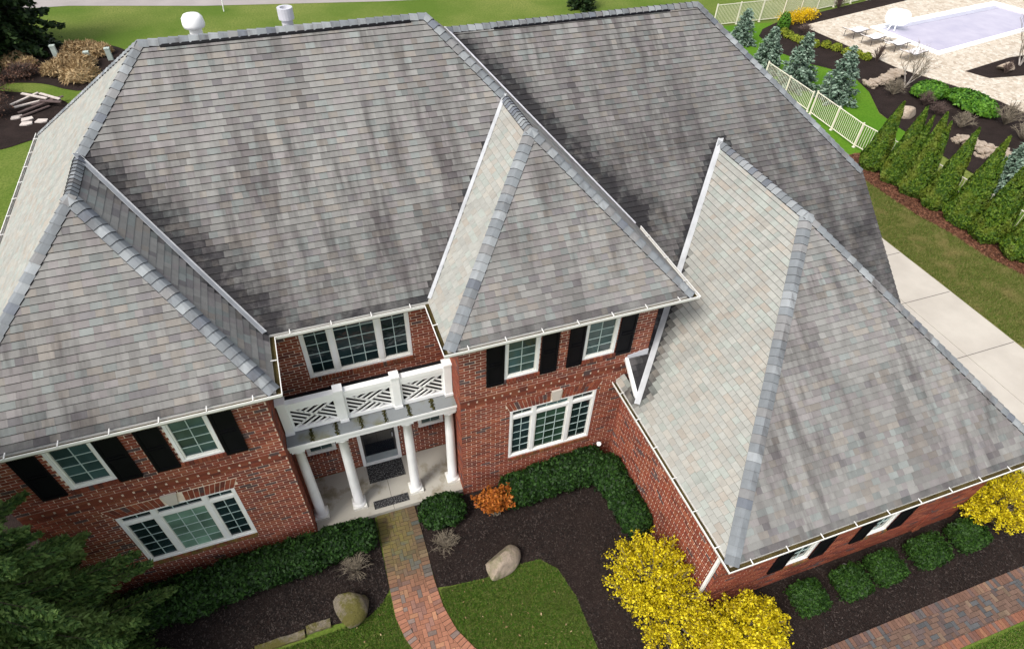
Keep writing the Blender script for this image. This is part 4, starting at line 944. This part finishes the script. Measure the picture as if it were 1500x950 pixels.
P = np.concatenate(PP); P = P[P[:, 2] > .22]; leaf_obj('leaves', P, RNG.uniform(.035, .075, len(P)), M['orange'], t, aspect=1.3); stems(t, (2.82, 7.72, 0), [tuple(p[-1]) for p in PP], .008)
def twig_bush(c, r, h, label, n=60, mat='twig', group=None, name='bare_shrub', seed=1, rad=.007):
    t = thing(name, (c[0], c[1], 0), label, 'shrub', group); rr = random.Random(seed); m = MB()
    for i in range(n):
        a = rr.uniform(0, 6.283); e = rr.uniform(.1, 1); d = Vector((math.cos(a)*r*e, math.sin(a)*r*e, h*(1.05-.55*e*e)*rr.uniform(.8, 1.1))); b = Vector((c[0]+d.x*.02, c[1]+d.y*.02, 0)); tip = Vector((c[0], c[1], 0))+d
        mid = b.lerp(tip, .55)+Vector((0, 0, h*.12)); m.tube([b, mid, tip], [rad*1.3, rad, rad*.4], 4, False)
        for q in range(5):
            p = mid.lerp(tip, rr.uniform(0, .9)); dd = Vector((rr.gauss(0, 1), rr.gauss(0, 1), rr.gauss(.5, .6))).normalized()*r*.28; m.tube([p, p+dd], [rad*.6, rad*.25], 3, False)
    m.build('branches', M[mat], t); return t
twig_bush((1.33, 7.22, 0), .42, .42, 'bare pale twiggy shrub right of the front walk', 70, seed=3)
twig_bush((-.85, 7.30, 0), .45, .50, 'bare pale twiggy shrub left of the front walk', 70, 'twig', seed=4)

# ---- conifers
def conifer(name, c, h, r, label, mat, n_wh, per, n_leaf, size, group=None, droop=.25, trunk=.10, cat='tree', sub=1, seed=0, low=.06, cone=1.0, aspect=1.8):
    t = thing(name, (c[0], c[1], 0), label, cat, group); rr = random.Random(seed)
    MB().tube([(c[0], c[1], 0), (c[0], c[1], h*.5), (c[0], c[1], h*.98)], [trunk, trunk*.6, .012], 7).build('trunk', M['bark'], t)
    bm_ = MB(); PP = []; DD = []
    for i in range(n_wh):
        f = low+(1-low)*(i+rr.uniform(-.3, .3))/n_wh; z = h*f; L0 = r*(1-f)**cone*1.02+.05
        for j in range(per):
            a = 6.283*(j+rr.uniform(-.35, .35))/per+i*2.4; L = L0*rr.uniform(.75, 1.12); d = Vector((math.cos(a), math.sin(a), 0)); b = Vector((c[0], c[1], z))
            tip = b+d*L+Vector((0, 0, -droop*L+.22*L*f)); mid = b+d*L*.5+Vector((0, 0, -droop*L*.35+.1*L)); bm_.tube([b, mid, tip], [max(.006, trunk*.22*(1-f)+.004), .008, .003], 4, False)
            k = max(6, int(n_leaf*L/(r*n_wh*per)*1.9)); tt = RNG.random(k)**.65
            bb, mm, ee = [np.array(q) for q in (b, mid, tip)]; C0 = ((1-tt)**2)[:, None]*bb+(2*tt*(1-tt))[:, None]*mm+(tt**2)[:, None]*ee
            side = np.array([-d.y, d.x, 0]); w = L*.30*(1.05-tt)*RNG.uniform(-1, 1, k)
            P = C0+side*w[:, None]+np.array([0, 0, -1])*np.abs(w)[:, None]*.25-np.array(d)*np.abs(w)[:, None]*.2+RNG.normal(0, size*.45, (k, 3)); PP.append(P)
            DD.append(np.tile(np.array(d), (k, 1))+side*np.sign(w)[:, None]*.7)
    bm_.build('branches', M['bark'], t); P = np.concatenate(PP); D = np.concatenate(DD); k = RNG.uniform(.7, 1.3, len(P))
    top = np.array([0, 0, 1.0])+RNG.normal(0, .5, (len(P), 3)); leaf_obj('needles', P, k*size, M[mat], t, N=top, spread=.35, aspect=aspect, up=D); return t
conifer('spruce_tree', (-7.05, 6.75), 10.5, 2.75, 'large dark green spruce in front of the left corner of the house', 'spruce', 26, 10, 150000, .05, droop=.30, trunk=.16, seed=2, low=.03, cone=.75, aspect=2.4)
for i, (x, y, h, r, lb) in enumerate(((28.1, 33.9, 2.1, .95, 'sparse small blue spruce next to the far fence'), (26.9, 29.8, 2.5, 1.06, 'blue spruce half hidden behind the roof hip, second from the far fence'), (27.1, 27.4, 3.0, 1.22, 'tall full blue spruce in the yard, third from the far fence'), (28.2, 25.3, 2.9, 1.22, 'full blue spruce behind the near fence panel by the arborvitae'), (29.2, 15.6, 2.5, .95, 'blue spruce glimpsed between arborvitae near the stacked stone'))):
    conifer('blue_spruce', (x, y), h, r, lb, 'bluespruce', 13, 7, 4600 if i else 2600, .11, 'blue spruces in the side yard', .12, .06, seed=20+i, low=.05, cone=.9)
conifer('blue_spruce', (42.7, 39.2), 1.3, .85, 'small blue spruce in the mulch bed by the pool terrace', 'bluespruce', 7, 6, 900, .12, 'blue spruces in the side yard', .10, .05, seed=31)
conifer('evergreen_tree', (-14.6, 44.6), 8.5, 3.3, 'big dark evergreen standing in the bed behind the house', 'spruce_far', 20, 9, 17000, .19, droop=.15, trunk=.2, seed=40, low=.02, cone=.6)
conifer('evergreen_tree', (-18.6, 43.2), 7.5, 3.0, 'dark evergreen behind the ornamental grasses beside the larger one', 'spruce_far', 16, 8, 9000, .20, droop=.15, trunk=.2, seed=41, low=.02, cone=.6)
conifer('evergreen_tree', (21.0, 42.6), 2.6, 1.15, 'small evergreen alone on the lawn beyond the main roof ridge', 'spruce_far', 10, 7, 2600, .13, droop=.1, trunk=.08, seed=42, low=.02, cone=.7)

# ---- arborvitae row
def arborvitae(c, h, r, label, seed, n=9000, twin=None):
    t = thing('arborvitae', (c[0], c[1], 0), label, 'tree', 'arborvitae row along the side fence'); g = np.random.default_rng(seed)
    cones = [(c, h, r, 1.0)]+([twin] if twin else []); PP = []; DD = []
    MB().tube([(c[0], c[1], 0), (c[0], c[1], h*.9)], [.07, .01], 6).build('trunk', M['bark'], t)
    core = MB()
    for (cc, hh, rr_, w) in cones:
        core.lathe((cc[0], cc[1], .05), [(rr_*.45, 0), (rr_*.64, hh*.12), (rr_*.55, hh*.3), (rr_*.26, hh*.65), (.01, hh*.88)], 12)
        k = int(n*w); f = 1-np.sqrt(g.random(k))*.985; f = np.where(g.random(k) < .25, g.random(k)**1.3, f); a = g.uniform(0, 6.283, k)
        prof = rr_*np.clip(np.minimum(.62+f*3.2, 1.02*(1-f)**.82+.01), 0, 1)
        lump = 1+.10*np.sin(a*5+f*9+seed)+.07*np.sin(a*9-f*16); rad = prof*lump*(1-g.random(k)**2*.14)
        P = np.column_stack([cc[0]+rad*np.cos(a), cc[1]+rad*np.sin(a), .06+hh*f]); PP.append(P); DD.append(np.column_stack([np.cos(a), np.sin(a), np.full(k, .25)]))
    core.build('inner_branches', M['core'], t); P = np.concatenate(PP); D = np.concatenate(DD)
    leaf_obj('foliage', P, g.uniform(.05, .11, len(P)), M['arbor'], t, N=D, spread=.8, aspect=1.5, up=np.tile([0, 0, 1.0], (len(P), 1))+D*.5); return t
ORD = ['first', 'second', 'third', 'fourth', 'fifth', 'sixth', 'seventh', 'eighth']
for i, (x, y, h, r) in enumerate(((24.95, 18.95, 3.15, .60), (25.05, 17.75, 3.45, .60), (25.15, 16.66, 3.6, .63), (25.2, 15.5, 3.5, .60), (25.3, 14.3, 3.7, .62), (25.45, 13.05, 3.95, .70), (25.6, 11.8, 3.6, .68), (25.75, 10.6, 3.5, .70))):
    tw = {1: ((x+.10, y-.38, 0), 3.25, .42, .45), 2: ((x+.05, y-.30, 0), 3.35, .44, .4), 4: ((x-.05, y-.36, 0), 3.0, .46, .4)}.get(i)
    arborvitae((x, y, 0), h, r, 'arborvitae, '+ORD[i]+' in the row counted from the white fence panels', 60+i, twin=tw).rotation_euler = (random.gauss(0, .03), random.gauss(0, .03), 0)

# ---- low planting round the pool bed
def mound(name, c, r, label, mat, n, size, group=None, cat='shrub', e=2.0, core='core'):
    t = thing(name, (c[0], c[1], 0), label, cat, group); V, F = blob_mesh((c[0], c[1], r[2]*.4), tuple(x*.8 for x in r), 2, .05, 1); link('branches', np_mesh('branches', V, F, M[core], True), t)
    D = RNG.normal(size=(n, 3)); D[:, 2] = np.abs(D[:, 2])-.2; D /= np.linalg.norm(D, axis=1, keepdims=True); P = np.array([c[0], c[1], r[2]*.4])+D*np.array(r)*(RNG.uniform(.86, 1.08, n))[:, None]; P[:, 2] = np.maximum(P[:, 2], .03)
    leaf_obj('foliage', P, RNG.uniform(.7, 1.3, n)*size, M[mat], t, N=D, spread=.8, aspect=1.4); return t
for i, (x, y) in enumerate(((31.81, 34.42), (31.67, 33.83), (31.79, 33.26), (31.88, 32.75), (32.34, 32.1), (32.95, 31.77), (33.26, 31.17), (33.38, 30.37), (33.8, 29.95), (34.05, 29.44))):
    s_ = random.uniform(.9, 1.1); mound('globe_shrub', (x, y), (.30*s_, .30*s_, .30*s_), 'yellow-green globe shrub in the curved row by the pool terrace', 'globe', 420, .075, 'row of globe shrubs')
mound('globe_shrub', (32.25, 35.2), (.38, .38, .75), 'taller yellow-green shrub at the head of the globe shrub row', 'juniper', 800, .09)
for i, (x, y) in enumerate(((33.35, 36.1), (34.3, 36.25), (35.2, 36.45))):
    t = thing('forsythia', (x, y, 0), ['low golden shrub along the far fence, next to the tall green shrub', 'low golden shrub in the middle of three along the far fence', 'low golden shrub along the far fence, closest to the pool'][i], 'shrub', 'golden shrubs by the far fence'); n = 900; P = np.column_stack([x+RNG.normal(0, .34, n), y+RNG.normal(0, .24, n), RNG.uniform(.08, .62, n)]); leaf_obj('flowers', P, .085, M['forsythia_far'], t); stems(t, (x, y, 0), [tuple(p) for p in P[:20]], .012)
def juniper(lobes, label):
    t = thing('juniper_shrub', (lobes[0][0][0], lobes[0][0][1], 0), label, 'shrub', 'spreading junipers')
    for c, r in lobes:
        V, F = blob_mesh((c[0], c[1], .3), (r[0]*.8, r[1]*.8, .42), 2, .05, 1); link('branches', np_mesh('branches', V, F, M['core'], True), t)
        n = 2600; D = RNG.normal(size=(n, 3)); D[:, 2] = np.abs(D[:, 2]); D /= np.linalg.norm(D, axis=1, keepdims=True); P = np.array([c[0], c[1], .2])+D*np.array([*r, .55])*(RNG.uniform(.85, 1.1, n))[:, None]; leaf_obj('foliage', P, RNG.uniform(.08, .15, n), M['juniper'], t, N=D, spread=.8, aspect=1.8)
juniper([((33.7, 24.25), (1.0, .75))], 'smaller bright green spreading juniper by the bare tree')
juniper([((34.8, 22.4), (.85, 1.5))], 'longer bright green juniper along the terrace edge')
boulder('boulder', (30.6, 22.7, .2), (.45, .38, .36), 'pale pinkish boulder in the bed behind the first arborvitae', M['rock_pale'], 12)
boulder('boulder', (41.2, 25.75, .2), (.55, .35, .22), 'flat pale rock in the triangular bed on the terrace', M['rock_pale'], 13)
boulder('boulder', (32.9, 16.6, .2), (.4, .35, .3), 'pale rock at the end of the stacked stone by the arborvitae', M['rock_pale'], 15)
for i, (x, y, r, h, mt, lb) in enumerate(((31.97, 25.0, .75, .8, 'twig', 'tan bare shrub below the bare tree'), (32.6, 23.4, .6, .7, 'twig_dark', 'reddish bare shrub behind the second arborvitae'), (32.4, 22.3, .55, .6, 'twig_dark', 'low russet bare shrub in front of the junipers'), (32.4, 20.8, .65, .8, 'twig', 'rounded tan bare shrub below the long juniper'), (35.0, 20.4, .85, 1.1, 'twig', 'tall vase-shaped bare shrub at the end of the junipers'), (34.4, 18.9, .8, .8, 'twig', 'wide tan bare shrub behind the sixth arborvitae'), (34.5, 29.0, .5, .9, 'twig_dark', 'dark bare shrub at the edge of the lounger terrace'), (40.6, 25.3, .4, .7, 'twig_dark', 'thin bare shrub in the triangular terrace bed'), (33.3, 34.2, .6, .5, 'twig_dark', 'low russet shrub beside the terrace corner'), (39.0, 37.8, .6, .7, 'twig_dark', 'brown bare shrub in the bed along the far fence'))):
    twig_bush((x, y, 0), r, h, lb, 46, mt, 'bare shrubs round the pool', seed=70+i, rad=.014)
def bare_tree(c, h, label, seed, mat='birch', lean=(0, 0), r0=.06, spread=.5):
    t = thing('bare_tree', (c[0], c[1], 0), label, 'tree'); rr = random.Random(seed); trunk = MB(); br = MB()
    def grow(m, p, d, L, r, depth):
        pts = [p]; q = p; dd = d
        for k in range(3):
            dd = (dd+Vector((rr.gauss(0, .13), rr.gauss(0, .13), .08))).normalized(); q = q+dd*L/3; pts.append(q)
        m.tube(pts, [r, r*.85, r*.7, r*.5], 5 if depth > 2 else 3, False)
        if depth > 0:
            for k in range(rr.choice((3, 4))):
                b = pts[rr.choice((1, 2, 2, 3))]; nd = (dd+Vector((rr.gauss(0, spread), rr.gauss(0, spread), rr.uniform(0, .3)))).normalized(); grow(br, b, nd, L*rr.uniform(.5, .72), max(.004, r*.52), depth-1)
    for k in range(4): grow(trunk, Vector((c[0], c[1], 0)), Vector((lean[0]+rr.gauss(0, .28), lean[1]+rr.gauss(0, .28), 1)).normalized(), h*.42, r0, 4)
    trunk.build('trunk', M[mat], t); br.build('branches', M['twig'], t)
bare_tree((33.3, 25.5), 3.0, 'bare pale multi-stemmed tree at the corner of the lounger terrace', 5, r0=.038)
bare_tree((42.5, 25.9), 3.4, 'bare white-barked tree in the triangular terrace bed', 8, r0=.045)
# stacked flat stones in the pool bed
def stones(pts, label, w, n, seed):
    t = thing('stone_edging', (*pts[0], 0), label, 'stone wall', 'stacked stone edging'); rr = random.Random(seed)
    for i in range(n):
        f = rr.random(); k = min(int(f*(len(pts)-1)), len(pts)-2); g = f*(len(pts)-1)-k; x = pts[k][0]+(pts[k+1][0]-pts[k][0])*g+rr.uniform(-w, w); y = pts[k][1]+(pts[k+1][1]-pts[k][1])*g+rr.uniform(-w, w); z = rr.choice((0.0, .07, .14))+i*.0007; a = rr.uniform(0, 3.14); L = rr.uniform(.12, .26); B_ = L*rr.uniform(.4, .7); m = MB()
        q = [(x+L*ca*math.cos(a)-B_*sa*math.sin(a), y+L*ca*math.sin(a)+B_*sa*math.cos(a), z) for ca, sa in ((-1, -.7), (-.2, -1), (.9, -.8), (1, .5), (.3, 1), (-.8, .9))]; m.prism(q, (0, 0, .07)); m.build('stone', M['rock_pale'], t)
stones([(31.2, 26.2), (32.6, 26.5), (34.4, 27.1)], 'curved band of flat tan stones beside the bare tree', .24, 130, 3)
stones([(31.3, 19.5), (31.4, 18.4), (32.5, 17.0)], 'jumbled flat tan stones behind the fifth arborvitae', .5, 170, 4)
stones([(49.5, 39.4), (53.5, 38.6)], 'tan stone wall beyond the end of the pool', .4, 50, 5)

# ---- fences
def fence(path, label, h=1.15, post_every=1.85, pick=.115, solo=True, drop=()):
    t = thing('fence', (*path[0], 0), label, 'fence', 'pale metal picket fences'); field_ = MB(); pm = None
    for (ax, ay), (bx, by) in zip(path[:-1], path[1:]):
        L = math.hypot(bx-ax, by-ay); dx, dy = (bx-ax)/L, (by-ay)/L; nx, ny = -dy, dx; k = max(1, round(L/post_every))
        for zz, th in ((h-.03, .03), (.12, .025)): MB().prism([(ax-nx*.02, ay-ny*.02, zz), (bx-nx*.02, by-ny*.02, zz), (bx+nx*.02, by+ny*.02, zz), (ax+nx*.02, ay+ny*.02, zz)], (0, 0, th)).build('rail', M['fence'], t)
        for i in range(0 if (ax, ay) == path[0] else 1, k+1):
            x, y = ax+dx*L*i/k, ay+dy*L*i/k; m = MB(); m.box(x-.032, x+.032, y-.032, y+.032, -.02, h+.06); m.box(x-.06, x+.06, y-.06, y+.06, .0, .05); m.build('post', M['fence'], t)
        n = int(L/pick)
        for i in range(n):
            s_ = (i+.5)*L/n; x, y = ax+dx*s_, ay+dy*s_
            if solo:
                if pm is None: pm = MB().box(-.009, .009, -.009, .009, .125, h-.012).mesh('picket', M['fence'])
                o = link('picket', pm, t); o.location = Vector(o.location)+Vector((x, y, 0))
            else: field_.box(x-.009, x+.009, y-.009, y+.009, .125, h-.012)
    if not solo: field_.build('pickets', M['fence'], t, 'stuff')
    return t
fence([(26.05, 28.6), (25.9, 24.6)], 'lower stretch of pale picket fence just behind the roof hip', 1.05)
fence([(25.85, 24.3), (25.62, 20.75), (26.1, 17.4), (26.4, 14.0), (26.8, 9.5)], 'pale picket fence running behind the arborvitae row', 1.2, pick=.125)
fence([(28.0, 36.9), (33.4, 36.85), (36.9, 37.6), (44.0, 38.9), (56, 41.5)], 'long pale picket fence along the far lawn', 1.35, 2.0, .11, False)

# ---- pool furniture
def lounger(c, rz, label):
    t = thing('sun_lounger', (c[0], c[1], .05), label, 'sun lounger', 'sun loungers by the pool'); t.rotation_euler = (0, 0, rz)
    def part(name, mb, mat):
        o = bpy.data.objects.new(name, mb.mesh(name, mat)); COL.objects.link(o); o.parent = t; return o
    seg = [(-1.0, .62), (-.45, .40), (.1, .34), (.6, .38), (1.0, .34)]; m = MB()
    for (x0, z0), (x1, z1) in zip(seg[:-1], seg[1:]): m.prism([(x0, -.33, z0), (x1, -.33, z1), (x1, .33, z1), (x0, .33, z0)], (0, 0, .035))
    part('sling', m, M['mesh_white'])
    for s_ in (-1, 1): m = MB(); m.tube([(x, s_*.345, z) for x, z in seg], .022, 5); part('side_rail', m, M['darkmetal'])
    for x in (-.55, .7):
        for s_ in (-1, 1): m = MB(); m.tube([(x, s_*.33, .37), (x+.06, s_*.35, 0)], .02, 5); part('leg', m, M['darkmetal'])
for i, (x, y) in enumerate(((35.95, 32.75), (36.2, 31.45), (36.9, 30.2), (36.75, 28.7))):
    lounger((x, y), .22, ['sun lounger farthest from the bare tree', 'sun lounger second from the bed corner, next to the side table', 'sun lounger between the side table and the bare tree', 'sun lounger right behind the bare tree'][i])
t = thing('side_table', (37.4, 31.2, .05), 'small white table between the sun loungers', 'table'); m = MB(); m.lathe((37.4, 31.2, .47), [(.42, 0), (.43, .03), (.40, .04)], 20); m.build('table_top', M['coping'], t); m = MB(); m.lathe((37.4, 31.2, .05), [(.22, 0), (.05, .04), (.05, .42)], 12); m.build('leg', M['coping'], t)
t = thing('pool_hoop', (39.2, 33.0, .12), 'white rounded backboard on a two-legged stand at the pool corner', 'pool hoop'); m = MB(); V = []
for j in range(24):
    a = 6.283*j/24; ww = .74*math.copysign(abs(math.cos(a))**.7, math.cos(a)); V.append((39.3+.65*ww, 32.9-.76*ww, .88+.50*math.copysign(abs(math.sin(a))**.7, math.sin(a))))
m.prism(V, (.04, .034, 0)); m.build('backboard', M['coping'], t); 
for dx in (-.14, .14): m = MB(); m.tube([(39.0+dx, 32.75-dx, .10), (39.32+dx*.4, 32.95-dx*.4, .75)], .04, 6); m.build('leg', M['coping'], t)
# ---- back bed: ornamental grasses, utility boxes, lumber
def grass_clump(c, r, h, label, n=900):
    t = thing('ornamental_grass', (c[0], c[1], 0), label, 'grass clump', 'dry ornamental grasses behind the house'); V, F = blob_mesh((c[0], c[1], h*.32), (r*.8, r*.8, h*.5), 2, .06, 1); link('crown', np_mesh('crown', V, F, M['drygrass'], True), t)
    D = RNG.normal(size=(n, 3)); D[:, 2] = np.abs(D[:, 2])*.8; D /= np.linalg.norm(D, axis=1, keepdims=True); P = np.array([c[0], c[1], .12])+D*np.array([r, r, h])*RNG.uniform(.6, 1.05, n)[:, None]; leaf_obj('blades', P, RNG.uniform(.05, .10, n), M['drygrass'], t, N=None, aspect=4, up=D)
for i, (x, y, r, lb) in enumerate(((-14.3, 42.4, .55, 'dry grass clump under the big evergreen'), (-13.2, 42.1, .5, 'small dry grass clump between the evergreen and the utility boxes'), (-11.55, 40.7, .75, 'dry grass clump left of the largest one'), (-11.2, 41.9, .6, 'dry grass clump beside the teal valve box'), (-10.2, 39.5, 1.0, 'largest dry grass clump nearest the roof hip'), (-10.3, 41.2, .75, 'dry grass clump below the middle utility box'), (-10.2, 43.3, .75, 'dry grass clump behind the middle utility box'), (-9.5, 42.9, .65, 'dry grass clump between two utility boxes'), (-11.0, 43.6, .65, 'dry grass clump behind the teal valve box'), (-13.8, 43.1, .5, 'dry grass clump against the dark evergreen foliage'))): grass_clump((x, y), r, r*.75, lb)
for x, y, h, lb in ((-11.75, 42.6, .80, 'tall leaning utility pedestal next to the evergreen'), (-10.0, 41.65, .62, 'pale green utility pedestal between the grass clumps'), (-8.95, 41.9, .62, 'pale green utility pedestal closest to the roof hip')):
    t = thing('utility_pedestal', (x, y, 0), lb, 'utility box', 'utility pedestals'); m = MB(); m.box(x-.13, x+.13, y-.11, y+.11, 0, h); m.build('cabinet', M['pedestal'], t); m = MB(); m.box(x-.145, x+.145, y-.125, y+.125, h, h+.06); m.build('lid', M['pedestal'], t)
o = MB().lathe((-11.1, 42.3, 0), [(.24, 0), (.26, .16), (.20, .22), (.05, .24)], 14).build('valve_box', M['teal'], smooth=True); rebase(o); tag(o, 'low dark teal valve box among the grass clumps', 'valve box')
for i, (x, y, r, h, lb) in enumerate(((-13.2, 40.6, .9, .7, 'russet leafy shrub in front of the small grass clumps'), (-14.6, 40.2, .9, .8, 'russet leafy shrub near the dark evergreens'), (-14.3, 38.4, 1.0, 1.1, 'brown twiggy shrub above the board pile'), (-13.7, 35.9, 1.0, 1.5, 'tall brown twiggy shrub left of the board pile'))):
    t = twig_bush((x, y, 0), r, h, lb, 70, 'twig_dark', 'brown shrubs behind the house', seed=90+i, rad=.016); n = 700; P = np.column_stack([x+RNG.normal(0, r*.45, n), y+RNG.normal(0, r*.45, n), np.abs(RNG.normal(h*.55, h*.25, n))]); leaf_obj('leaves', P, .08, M['redleaf'], t)
BOARDS = ((-12.45, 36.95, 1.5, .75, 'w', .30), (-12.0, 37.0, 1.4, -.55, 'w', .36), (-11.7, 36.5, 1.6, .6, 'b', .10), (-11.9, 36.2, 1.7, .5, 'b', .16), (-11.4, 36.6, 1.5, .35, 'b', .22), (-11.3, 36.9, 1.4, -.75, 'w', .30), (-11.9, 35.8, 1.5, .7, 'b', .08), (-12.3, 36.5, 1.2, .5, 'w', .20), (-11.2, 36.3, 1.1, -.4, 'b', .28))
BL = ['pale board on the far left of the pile', 'pale board crossing the top of the pile', 'brown board at the bottom of the pile', 'long brown board low in the pile', 'brown board in the middle of the pile', 'pale board slanting down the right of the pile', 'brown board lying in front of the pile', 'short pale board beneath the crossing boards', 'short brown board on top of the pile']
for (x, y, L, a, c, z), lb in zip(BOARDS, BL):
    o = MB().box(-L/2, L/2, -.07, .07, 0, .05).build('board', M['board_white' if c == 'w' else 'board_brown']); o.location = (x, y, z); o.rotation_euler = (random.uniform(-.05, .05), random.uniform(-.08, .08), a); tag(o, lb, 'board', 'board pile behind the house')
for (x, y, a), lb in zip(((-12.2, 35.15, .3), (-12.15, 34.65, 0), (-11.5, 34.75, -.2), (-10.85, 34.5, .5), (-12.7, 35.5, .2)), ('flat pale slab right in front of the boards', 'thin flat slab closest to the lawn edge', 'squarish flat slab between two others', 'flat pale slab nearest the roof edge', 'small flat slab by the brown shrub')):
    m = MB(); q = [(-.26, -.15), (.05, -.2), (.28, -.12), (.25, .16), (-.2, .18)]; m.prism([(p[0], p[1], 0) for p in q], (0, 0, .05)); o = m.build('flat_stone', M['board_white']); o.location = (x, y, .02); o.rotation_euler = (0, 0, a); tag(o, lb, 'stone', 'flat slabs by the board pile')
o = MB().tube([(-2.57, 48.54, 0), (-2.50, 48.54, .75)], .035, 6).build('marker_stake', M['white']); rebase(o); tag(o, 'thin white marker stake on the lawn by the road', 'stake')
# garden spotlights
for x, y, lb in ((10.47, 3.62, 'small metal garden spotlight at the foot of the garage front'), (5.95, 8.36, 'small white garden spotlight behind the corner hedge')):
    z = .05 if x > 8 else .78; t = thing('garden_light', (x, y, 0), lb, 'garden light', 'garden spotlights'); m = MB(); m.tube([(x, y, 0), (x, y, z+.08)], .014, 6); m.build('stake', M['darkmetal'], t); m = MB(); m.tube([(x, y, z+.06), (x-.02, y-.07, z+.14), (x-.03, y-.10, z+.17)], [.04, .055, .06], 10); m.build('lamp_head', M['lampmetal'] if x > 8 else M['white'], t)
# ---- loose ground cover: chips on the beds, blades on the near lawns
def chips(poly, n, mat, name, size=(.02, .06), z=.03):
    P2 = pts_in_poly(poly, n); P = np.column_stack([P2, np.full(n, z)+RNG.uniform(0, .015, n)]); N = np.tile([0, 0, 1.0], (n, 1)); o = leaf_obj(name, P, RNG.uniform(*size, n)*.55, M[mat], None, 'stuff', N=N, spread=.35, aspect=2.6); tag(o, 'loose shredded bark mulch on the planting beds' if mat == 'chip' else 'reddish pine straw under the arborvitae', 'mulch'); return o
chips([(-6.5, 8.45), (-.17, 8.45), (-.2, 6.6), (-.45, 6.3), (-.8, 6.14), (-1.75, 6.24), (-6.5, 6.2)], 16000, 'chip', 'mulch_chips'); chips([p if p[1] < 8.5 else (p[0], 8.45) for p in FB_R], 36000, 'chip', 'mulch_chips'); chips(BED_A, 9000, 'straw', 'pine_straw', (.06, .14))
def blades(poly, n, h, label, mat='blade', name='grass'):
    P2 = pts_in_poly(poly, n); hh = RNG.uniform(.5, 1.2, n)*h; a = RNG.uniform(0, 6.283, n); ln = RNG.normal(0, .5, (n, 2))*hh[:, None]; w = .006+.006*RNG.random(n)
    B0 = np.column_stack([P2[:, 0]-w*np.cos(a), P2[:, 1]-w*np.sin(a), np.full(n, .004)]); B1 = np.column_stack([P2[:, 0]+w*np.cos(a), P2[:, 1]+w*np.sin(a), np.full(n, .004)]); T = np.column_stack([P2+ln, hh])
    V = np.stack([B0, B1, T], 1).reshape(-1, 3); o = link(name, np_mesh(name, V, np.arange(n*3).reshape(-1, 3), M[mat]), None, 'stuff'); tag(o, label, 'grass'); return o
blades([(.95, 6.22), (2.1, 6.12), (3.02, 6.2), (3.45, 6.15), (3.78, 5.8), (3.93, 5.05), (3.92, 3.8), (4.1, 2.2), (1.8, 3.6), (1.35, 4.7), (1.08, 5.2), (.93, 5.8)], 60000, .05, 'short green lawn patch right of the front walk')
blades([(-5.5, 6.05), (-3.3, 6.05), (-1.75, 6.05), (-.8, 6.1), (-.22, 6.5), (-.22, 5.9), (-.12, 5.4), (.05, 4.95), (.2, 4.6), (-5, 4.6)], 50000, .05, 'short green lawn strip left of the front walk')
blades([(9.5, 1.12), (15.5, 1.12), (15.5, -.4), (9.5, -.4)], 40000, .05, 'green lawn below the side brick walk')

M['blade_dry'] = m_leaf('dry_blade_material', [(.085, .150, .018), (.15, .185, .034), (.25, .23, .08)], .7, .25, (1.0, (.28, .245, .09), .5, .68))
blades([(21.55, 8), (21.5, 19.5), (24.0, 19.5), (23.95, 18.0), (24.0, 16.4), (24.1, 15.0), (24.4, 13.8), (24.5, 12.1), (24.85, 11.0), (25.0, 8.0)], 90000, .09, 'half-dry lawn strip between driveway and arborvitae', 'blade_dry')
# pale dead leaves and bits scattered on the near lawns
P2 = pts_in_poly([(-5, 6.1), (-.3, 6.3), (.1, 4.8), (1.4, 4.7), (.95, 6.2), (3.4, 6.1), (3.9, 5.0), (3.9, 3.0), (0, 3.6), (-5, 4.6)], 90); P2 = np.array([p for p in P2 if not (-.2 < p[0] < 1.4 and p[1] < 6.6 and inside(p[0], p[1], WL+WR[::-1]))])
o = leaf_obj('fallen_leaves', np.column_stack([P2, np.full(len(P2), .055)]), RNG.uniform(.012, .045, len(P2)), M['drygrass'], None, 'stuff', N=np.tile([0, 0, 1.0], (len(P2), 1)), spread=.4, aspect=1.8); tag(o, 'pale dead leaves scattered on the front lawn', 'leaves')
